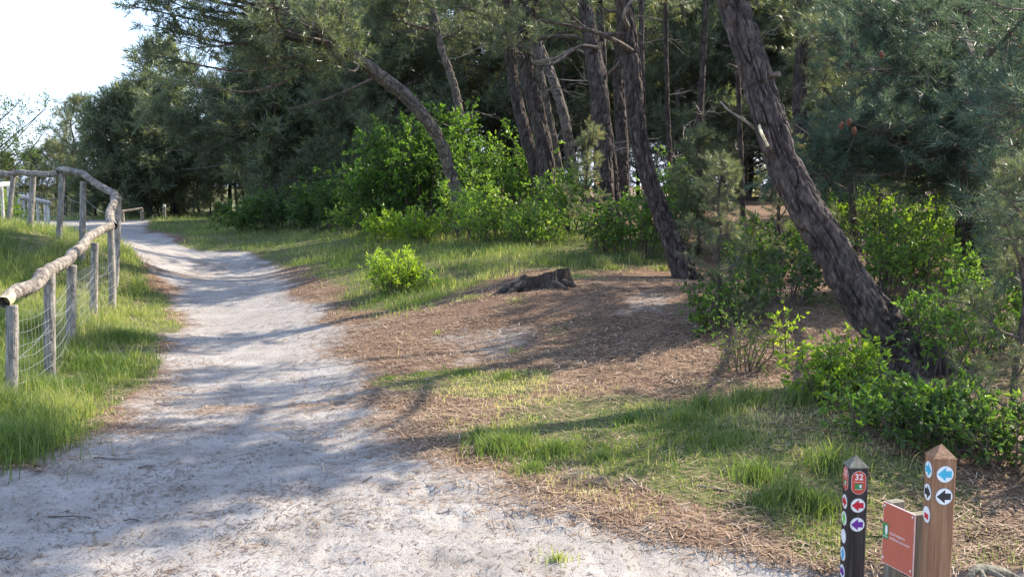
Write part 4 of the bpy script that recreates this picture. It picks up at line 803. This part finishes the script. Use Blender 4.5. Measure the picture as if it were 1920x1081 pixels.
SH = [
 (742, 550, None, .42, .62, 'small bright yellow green shrub alone on the grass beside the path', M_LEAFY, 1, dict(tpl=LEAFN, leaf=1.1, dens=1.4, nstem=26, up=1.0)),
 (785, 540, None, .25, .3, 'small darker clump of leaves right beside the bright yellow green shrub', M_LEAF, 2, dict(nstem=8)),
 (705, 418, 26, 1.0, 2.5, 'tall green shrub left of the bent grey pine', M_LEAF, 3, dict(leaf=1.7, tone=.32)),
 (775, 418, 25.5, 1.1, 2.9, 'tall green shrub under the bend of the grey pine', M_LEAF, 4, dict(leaf=1.7, tone=.35)),
 (845, 415, 26.5, .9, 2.9, 'tall leafy shrub right behind the bend of the grey pine', M_LEAF, 5, dict(leaf=1.7, tone=.45)),
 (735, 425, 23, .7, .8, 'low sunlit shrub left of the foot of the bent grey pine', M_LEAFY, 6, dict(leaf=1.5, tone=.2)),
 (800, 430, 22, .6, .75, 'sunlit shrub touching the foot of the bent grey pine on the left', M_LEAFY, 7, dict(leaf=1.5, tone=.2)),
 (890, 440, 21.5, .7, 1.5, 'sunlit shrub right of the foot of the bent grey pine', M_LEAF, 8, dict(leaf=1.3, tone=.6)),
 (940, 462, 20.5, .8, 1.1, 'broad sunlit shrub at the grass edge left of the trunk cluster', M_LEAF, 9, dict(leaf=1.2, tone=.62, dens=1.2)),
 (1005, 466, 20, .8, .8, 'sunlit shrub at the grass edge in front of the thickest cluster pine', M_LEAF, 10, dict(leaf=1.2, tone=.6, dens=1.2)),
 (960, 430, 25, 1.0, 2.2, 'taller shrub behind the sunlit shrubs left of the trunk cluster', M_LEAF, 11, dict(leaf=1.6, tone=.45)),
 (1060, 455, 22, .8, 1.5, 'green shrub right of the thickest cluster pine', M_LEAF, 12, dict(leaf=1.3, tone=.5)),
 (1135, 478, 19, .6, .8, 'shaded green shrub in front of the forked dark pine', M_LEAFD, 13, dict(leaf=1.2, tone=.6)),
 (1195, 480, 18.5, .75, 1.4, 'leafy shrub left of the curved slender pine', M_LEAF, 14, dict(leaf=1.2, tone=.35)),
 (1255, 470, 20.5, .8, 1.7, 'leafy shrub behind the curved slender pine', M_LEAF, 15, dict(leaf=1.3, tone=.4)),
 (470, 415, 34, 1.3, .9, 'left end of the dark green bushes on the grassy bank', M_LEAFD, 16, dict(leaf=1.9, tone=.5, dens=1.3)),
 (540, 412, 33, 1.5, 1.5, 'highest of the dark green bushes on the grassy bank', M_LEAFD, 17, dict(leaf=1.9, tone=.45, dens=1.3)),
 (615, 412, 31, 1.3, 1.5, 'dark green bush beside the tall green shrubs', M_LEAFD, 18, dict(leaf=1.8, tone=.5, dens=1.2)),
 (665, 415, 28, .9, .9, 'right end of the dark green bushes on the bank', M_LEAFD, 19, dict(leaf=1.6, tone=.6)),
 (1335, 615, 11.3, .38, .55, 'small leafy shrub at the right end of the brown mound', M_LEAF, 20, dict(leaf=.9, tone=.35)),
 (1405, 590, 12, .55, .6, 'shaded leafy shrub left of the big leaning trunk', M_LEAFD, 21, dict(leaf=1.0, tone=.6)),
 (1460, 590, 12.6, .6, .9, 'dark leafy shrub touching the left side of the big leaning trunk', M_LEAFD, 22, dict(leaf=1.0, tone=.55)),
 (1430, 500, 16, .9, 1.2, 'green shrub behind the big leaning trunk on the left', M_LEAF, 23, dict(leaf=1.1, tone=.4)),
 (1480, 660, 9.6, .14, .45, 'single thin sapling with pale leaves left of the big leaning trunk', M_LEAFY, 24, dict(nstem=3, leaf=.9)),
 (1390, 690, 9.6, .35, .5, 'dry wispy undershrub at the brown mound edge', M_LEAFD, 25, dict(leaf=.6, tone=.7, tpl=LEAFN)),
 (1655, 560, 13, .7, 1.2, 'bright shrub right of the big leaning trunk at mid height', M_LEAF, 26, dict(leaf=1.0, tone=.6)),
 (1740, 590, 12.5, .7, .8, 'bright shrub in front of the dark right hand trunk', M_LEAF, 27, dict(leaf=1.0, tone=.6)),
 (1690, 500, 16, 1.1, 1.4, 'broad bright shrub deeper in the wood on the right', M_LEAFY, 28, dict(leaf=1.2, tone=.1)),
 (1860, 520, 15, 1.0, 1.2, 'bright shrub behind the dark right hand trunk', M_LEAF, 29, dict(leaf=1.2, tone=.55)),
 (1560, 745, 8.3, 0.38, 0.42, 'yellow green shrub left of the foot of the big leaning pine', M_LEAFY, 30, dict(leaf=.95, tone=.22, dens=1.3)),
 (1610, 735, 8.5, 0.38, 0.45, 'yellow green shrub directly before the foot of the big leaning pine', M_LEAFY, 31, dict(leaf=.95, tone=.15, dens=1.3)),
 (1655, 800, 7.5, 0.36, 0.39, 'green shrub below the foot of the big leaning pine', M_LEAF, 32, dict(leaf=.95, tone=.4, dens=1.3)),
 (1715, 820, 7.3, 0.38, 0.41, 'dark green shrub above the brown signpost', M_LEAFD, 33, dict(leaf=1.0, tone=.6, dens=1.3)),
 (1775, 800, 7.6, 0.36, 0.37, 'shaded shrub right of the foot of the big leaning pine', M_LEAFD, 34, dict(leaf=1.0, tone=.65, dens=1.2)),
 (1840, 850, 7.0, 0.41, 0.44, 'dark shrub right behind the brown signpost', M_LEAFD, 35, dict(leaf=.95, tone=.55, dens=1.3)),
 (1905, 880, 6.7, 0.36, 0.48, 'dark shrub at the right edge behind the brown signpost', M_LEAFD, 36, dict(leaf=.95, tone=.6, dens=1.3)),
 (1760, 700, 8.8, .35, .8, 'thin leafy shrub along the right side of the big leaning trunk', M_LEAF, 37, dict(leaf=.9, tone=.5)),
 (1850, 690, 9.5, .6, .9, 'leafy shrub at the right edge beyond the leaning pine foot', M_LEAF, 38, dict(leaf=.95, tone=.5)),
 (1910, 650, 10.5, .6, 1.2, 'tall leafy shrub at the right edge below the blue green branches', M_LEAF, 39, dict(leaf=1.0, tone=.4)),
 (1560, 480, 19, 1.0, 1.3, 'green shrub seen just right of the leaning trunk deeper in the wood', M_LEAF, 40, dict(leaf=1.3, tone=.45)),
 (8, 400, 33, .8, 1.2, 'sunlit yellow green shrub behind the far log fence at the left edge', M_LEAFY, 41, dict(leaf=1.8, tone=.3)),
]
for a in SH: shrub(*a[:8][:5], a[5], a[6], a[7], **a[8])
# ------------------------------------------------------------------ grass, litter, debris
def scatter(n, x0, x1, y0, y1, dfun, rg, pw=1.6):
    u = rg.random(n); y = (y0**(1-pw)+u*(y1**(1-pw)-y0**(1-pw)))**(1/(1-pw)); f = rg.random(n); x = (x0[0]+(x0[1]-x0[0])*(y-y0)/(y1-y0))*(1-f)+(x1[0]+(x1[1]-x1[0])*(y-y0)/(y1-y0))*f
    k = rg.random(n) < dfun(x, y); return x[k], y[k]
def blades(name, x, y, h, wd, tone, rg, label, cat):
    n = len(x); z = Hd(x, y)-.01; a = rg.uniform(0, 6.28, n); lean = rg.uniform(.1, .75, n)*h; s = np.stack([np.cos(a), np.sin(a), 0*a], 1)*wd[:, None]*.5
    ld = rg.uniform(0, 6.28, n); l = np.stack([np.cos(ld)*lean, np.sin(ld)*lean, 0*ld], 1); b = np.stack([x, y, z], 1); up = np.stack([0*h, 0*h, h], 1)
    V = np.stack([b-s, b+s, b+l*.3+up*.55-s*.75, b+l*.3+up*.55+s*.75, b+l+up*.95], 1); i = np.arange(n)[:, None]*5
    mb = MB(); mb.add(V.reshape(-1, 3), (i+np.array([[0, 1, 3, 2]])).reshape(-1, 4), tone); mb.V.append(np.zeros((0, 3))); mb.F.append(((i+np.array([[2, 3, 4]])).reshape(-1, 3), tone))
    o = mb.build(name, M_GRASS); tag(o, label, cat, kind='stuff'); return o
def gdens(x, y): return grassmask(x, y)*sst(.35, -.25, path_sd(x, y))*sst(.36, .56, fbm(x*2.6, y*2.6, 31, 4))*(.35+.65*sst(.35, .6, fbm(x*.7, y*1.3, 36, 3)))
rg = np.random.default_rng(21)
def gtone(x, y, rg, dry): return np.clip(.38+dry*.45*(fbm(x*.8, y*.8, 33, 3)-.35)*2+rg.normal(0, .13, len(x))+.45*(rg.random(len(x)) < .06), 0, 1)
# bank
x, y = scatter(420000, (-9, -30), (9, 14), 12.5, 52, lambda x, y: gdens(x, y)*(x > path_sd(x, y)*0-30)*np.where(x < np.interp(y, LY, LX), 0, 1), rg, 1.5)
hh = rg.uniform(.05, .15, len(x))*(.4+.9*fbm(x*.5, y*.5, 35, 2))*(1+.5*sst(.4, .8, grassmask(x, y)))*(1+1.2*sst(22, 30, y)*0); blades('bank_grass', x, y, hh, .0045+.00022*y+0*x, gtone(x, y, rg, 1.0), rg, 'short green grass over the sunny bank between path and wood', 'grass')
# right foreground patches
x, y = scatter(420000, (-2, -2), (6, 9), 5.2, 14, lambda x, y: np.where((x > -1.6) & (y < 13.5), gdens(x, y)*.5+.10*sst(.58, .75, fbm(x*1.5, y*1.5, 37, 3))*sst(-.1, -.6, path_sd(x, y)), 0)*(y+x*.0 < 12.5), rg, 1.6)
hh = rg.uniform(.015, .065, len(x))*(.3+1.4*fbm(x*1.1, y*1.1, 39, 2)); blades('patchy_grass', x, y, hh, .0035+.0003*y+0*x, gtone(x, y, rg, 1.9)+.08, rg, 'patchy short grass with dry blades behind the signposts', 'grass')
# left verge and pen
x, y = scatter(520000, (-9, -26), (-3, -7), 6.8, 27, lambda x, y: gdens(x, y)*(x < np.interp(y, LY, LX)+.5), rg, 1.5)
inpen = sst(-.1, .6, (-4.3-.285*(y-9)-x)); hh = rg.uniform(.04, .15, len(x))*(.4+1.1*fbm(x*.9, y*.9, 41, 2))*(.75+1.0*inpen+.9*sst(.9, .2, np.abs(x+4.45+.275*(y-9)))); blades('verge_grass', x, y, hh, .0035+.0003*y+0*x, gtone(x, y, rg, 1.0)-.03, rg, 'lush green grass under and behind the rustic fence', 'grass')
x, y = scatter(60000, (-34, -55), (-13, -16), 24, 60, lambda x, y: gdens(x, y), rg, 1.2); hh = rg.uniform(.1, .35, len(x)); blades('far_grass', x, y, hh, .014+0*x, gtone(x, y, rg, 1.2)+.1, rg, 'tall sunlit grass around the far pale fences', 'grass')
x, y = scatter(9000, (-9, -26), (-3, -7), 6.8, 27, lambda x, y: gdens(x, y)*(x < np.interp(y, LY, LX)+.3)*sst(.45, .65, fbm(x*.8, y*.8, 81, 2)), rg, 1.5); blades('seed_stalks', x, y, rg.uniform(.2, .42, len(x)), .003+.0002*y, np.clip(rg.normal(.85, .1, len(x)), 0, 1), rg, 'thin dry seed stalks standing in the grass along the fence', 'grass')
x, y = scatter(12000, (-9, -9), (6, 9), 6.5, 30, lambda x, y: gdens(x, y)*(x > np.interp(y, RY, RX))*sst(.45, .65, fbm(x*.8, y*.8, 82, 2)), rg, 1.5); blades('dry_stalks', x, y, rg.uniform(.08, .22, len(x)), .003+.0002*y, np.clip(rg.normal(.85, .1, len(x)), 0, 1), rg, 'thin dry stalks among the grass right of the path', 'grass')
x, y = scatter(30000, (-9, -16), (6, 9), 6.2, 26, lambda x, y: gdens(x, y)*sst(.58, .68, fbm(x*1.7, y*1.7, 83, 3)), rg, 1.7); blades('leafy_weeds', x, y, rg.uniform(.03, .07, len(x)), .014+.0004*y, np.clip(rg.normal(.22, .12, len(x)), 0, 1), rg, 'low broad leaved weeds mixed into the grass', 'weeds')
def tufts(list_, name, label, h, seed, tone0=.4):
    rg = np.random.default_rng(seed); X_ = []; Y_ = []; Hh = []
    for px, py, r, n, hm in list_:
        c = G(px, py); a = rg.uniform(0, 6.28, n); q = r*np.abs(rg.normal(0, .5, n)); X_.append(c[0]+q*np.cos(a)); Y_.append(c[1]+q*np.sin(a)); Hh.append(rg.uniform(.4, 1, n)*hm)
    X_ = np.concatenate(X_); Y_ = np.concatenate(Y_); blades(name, X_, Y_, np.concatenate(Hh), .004+.0003*Y_, np.clip(tone0+rg.normal(0, .15, len(X_)), 0, 1), rg, label, 'grass')
tufts([(940,840,.3,1400,.16),(1040,850,.22,700,.12),(900,825,.15,400,.12),(1320,770,.25,300,.22),(1400,760,.3,300,.22),(1280,790,.2,250,.18),(1500,760,.3,250,.2),(1420,900,.3,500,.18),(1530,960,.2,400,.2),(1440,950,.2,500,.1),(1350,830,.3,500,.12),(1180,790,.4,500,.1),(730,712,.12,250,.06),(1130,860,.3,500,.08),(1560,880,.25,300,.28),(1480,940,.2,250,.2),
       (1820,640,.2,150,.3),(1000,880,.25,500,.08),(870,700,.3,500,.07),(950,710,.3,500,.08),(790,705,.25,300,.05)], 'grass_tufts', 'longer green grass tufts in the patches right of the path', .2, 51, .4)
tufts([(1047,1052,.13,110,.08),(820,625,.1,60,.06),(960,660,.15,60,.08),(1130,500,.2,200,.25),(1190,492,.2,200,.28),(1150,505,.3,200,.15),(1080,520,.5,500,.09),(970,565,.3,120,.06),(880,560,.3,200,.08),(1240,505,.3,200,.12)], 'dry_tufts', 'sparse dry grass tufts on the mound and sand', .2, 52, .75)
tufts([(20,850,.5,1800,.3),(60,800,.4,1500,.25),(10,790,.4,1000,.35),(140,740,.4,1200,.2),(230,640,.4,800,.2),(200,690,.4,900,.2)], 'lush_tufts', 'lush tall grass in the lower left corner below the fence', .2, 53, .3)
def strips(name, x, y, L, wd, tone, rg, label, cat, lift=.006, m=None, kind='stuff'):
    n = len(x); z = Hd(x, y)+lift*rg.random(n)+.002; a = rg.uniform(0, 6.28, n); d = np.stack([np.cos(a), np.sin(a), rg.normal(0, .12, n)], 1)*L[:, None]*.5; s = np.stack([-np.sin(a), np.cos(a), 0*a], 1)*wd[:, None]*.5; b = np.stack([x, y, z], 1)
    b[:, 2] += np.abs(d[:, 2]); V = np.stack([b-d-s, b-d+s, b+d+s, b+d-s], 1); mb = MB(); mb.add(V.reshape(-1, 3), np.arange(n*4).reshape(-1, 4), tone); return tag(mb.build(name, m or M_LITTER), label, cat, kind=kind)
rg = np.random.default_rng(31)
def ld(x, y): return (1-.93*sandmask(x, y))*(1-.75*grassmask(x, y))*(path_sd(x, y) < .9)*(.25+.75*sst(.36, .58, fbm(x*1.9, y*1.9, 91, 3)))
x, y = scatter(420000, (-6, -12), (6, 14), 5.0, 24, lambda x, y: ld(x, y)*sst(-7, -5, x+.3*y), rg, 1.8)
strips('pine_litter', x, y, rg.uniform(.05, .11, len(x)), .0022+.0004*y, np.clip(rg.normal(.55, .22, len(x)), 0, 1), rg, 'brown fallen pine needles over the mound and path edges', 'needle litter')
x, y = scatter(60000, (-4, -7), (4, 3), 4.2, 22, lambda x, y: sst(.0, .3, path_sd(x, y))*(.25+.75*sst(.5, .65, fbm(x*2, y*2, 61, 3))), rg, 1.8)
strips('sand_debris', x, y, rg.uniform(.012, .06, len(x)), .003+.0003*y, np.clip(rg.normal(.22, .18, len(x)), 0, 1), rg, 'scattered needles and bark bits on the pale sand', 'debris', .004)
def sticks():
    rg = np.random.default_rng(8)
    for i, (px, py, L, a, lab) in enumerate(((215,860,.30,.05,'thin dark stick on the sand left of the path centre'),(275,875,.12,.2,'short dark stick on the sand below the longer one'),(130,972,.28,-.15,'dark curved stick on the sand in the lower left'),(250,985,.12,-.2,'short stick right of the curved stick on the sand'),(690,905,.10,1.0,'small twig on the sand near the right path edge'),(1345,925,.25,-.3,'pale stick on the grass patch behind the signposts'))):
        c = G(px, py); P = np.array([[c[0]-math.cos(a)*L/2, c[1]-math.sin(a)*L/2, 0], [c[0], c[1]+.01, 0], [c[0]+math.cos(a)*L/2, c[1]+math.sin(a)*L/2, 0]]); P = catm(P, 8); P[:, 2] = Hd(P[:, 0], P[:, 1])+.008+.006*rg.random(8)
        mb = MB(); tube(mb, P, np.linspace(.006, .003, 8), 6, .5); tag(mb.build('stick', M_TWIG if i < 5 else M_DEAD), lab, 'stick')
sticks()
def dry_bundle():
    rg = np.random.default_rng(12); c = at(1618, 1085, 4.95); c[2] = H(c[0], c[1]); mb = MB()
    for k in range(26):
        a = rg.uniform(0, 6.28); L = rg.uniform(.08, .22); e = c+np.array([math.cos(a)*L*.6, math.sin(a)*L*.5, .05+L*rg.uniform(.5, .9)]); b = c+rg.normal(0, .02, 3); tube(mb, catm([b, (b+e)/2+rg.normal(0, .01, 3), e], 5), np.linspace(.003, .0012, 5), 3, .9, False)
    t = tag(mb.build('dry_grass_clump', M_FRESH), 'dry straw coloured grass clump at the foot of the dark signpost', 'grass clump')
dry_bundle()
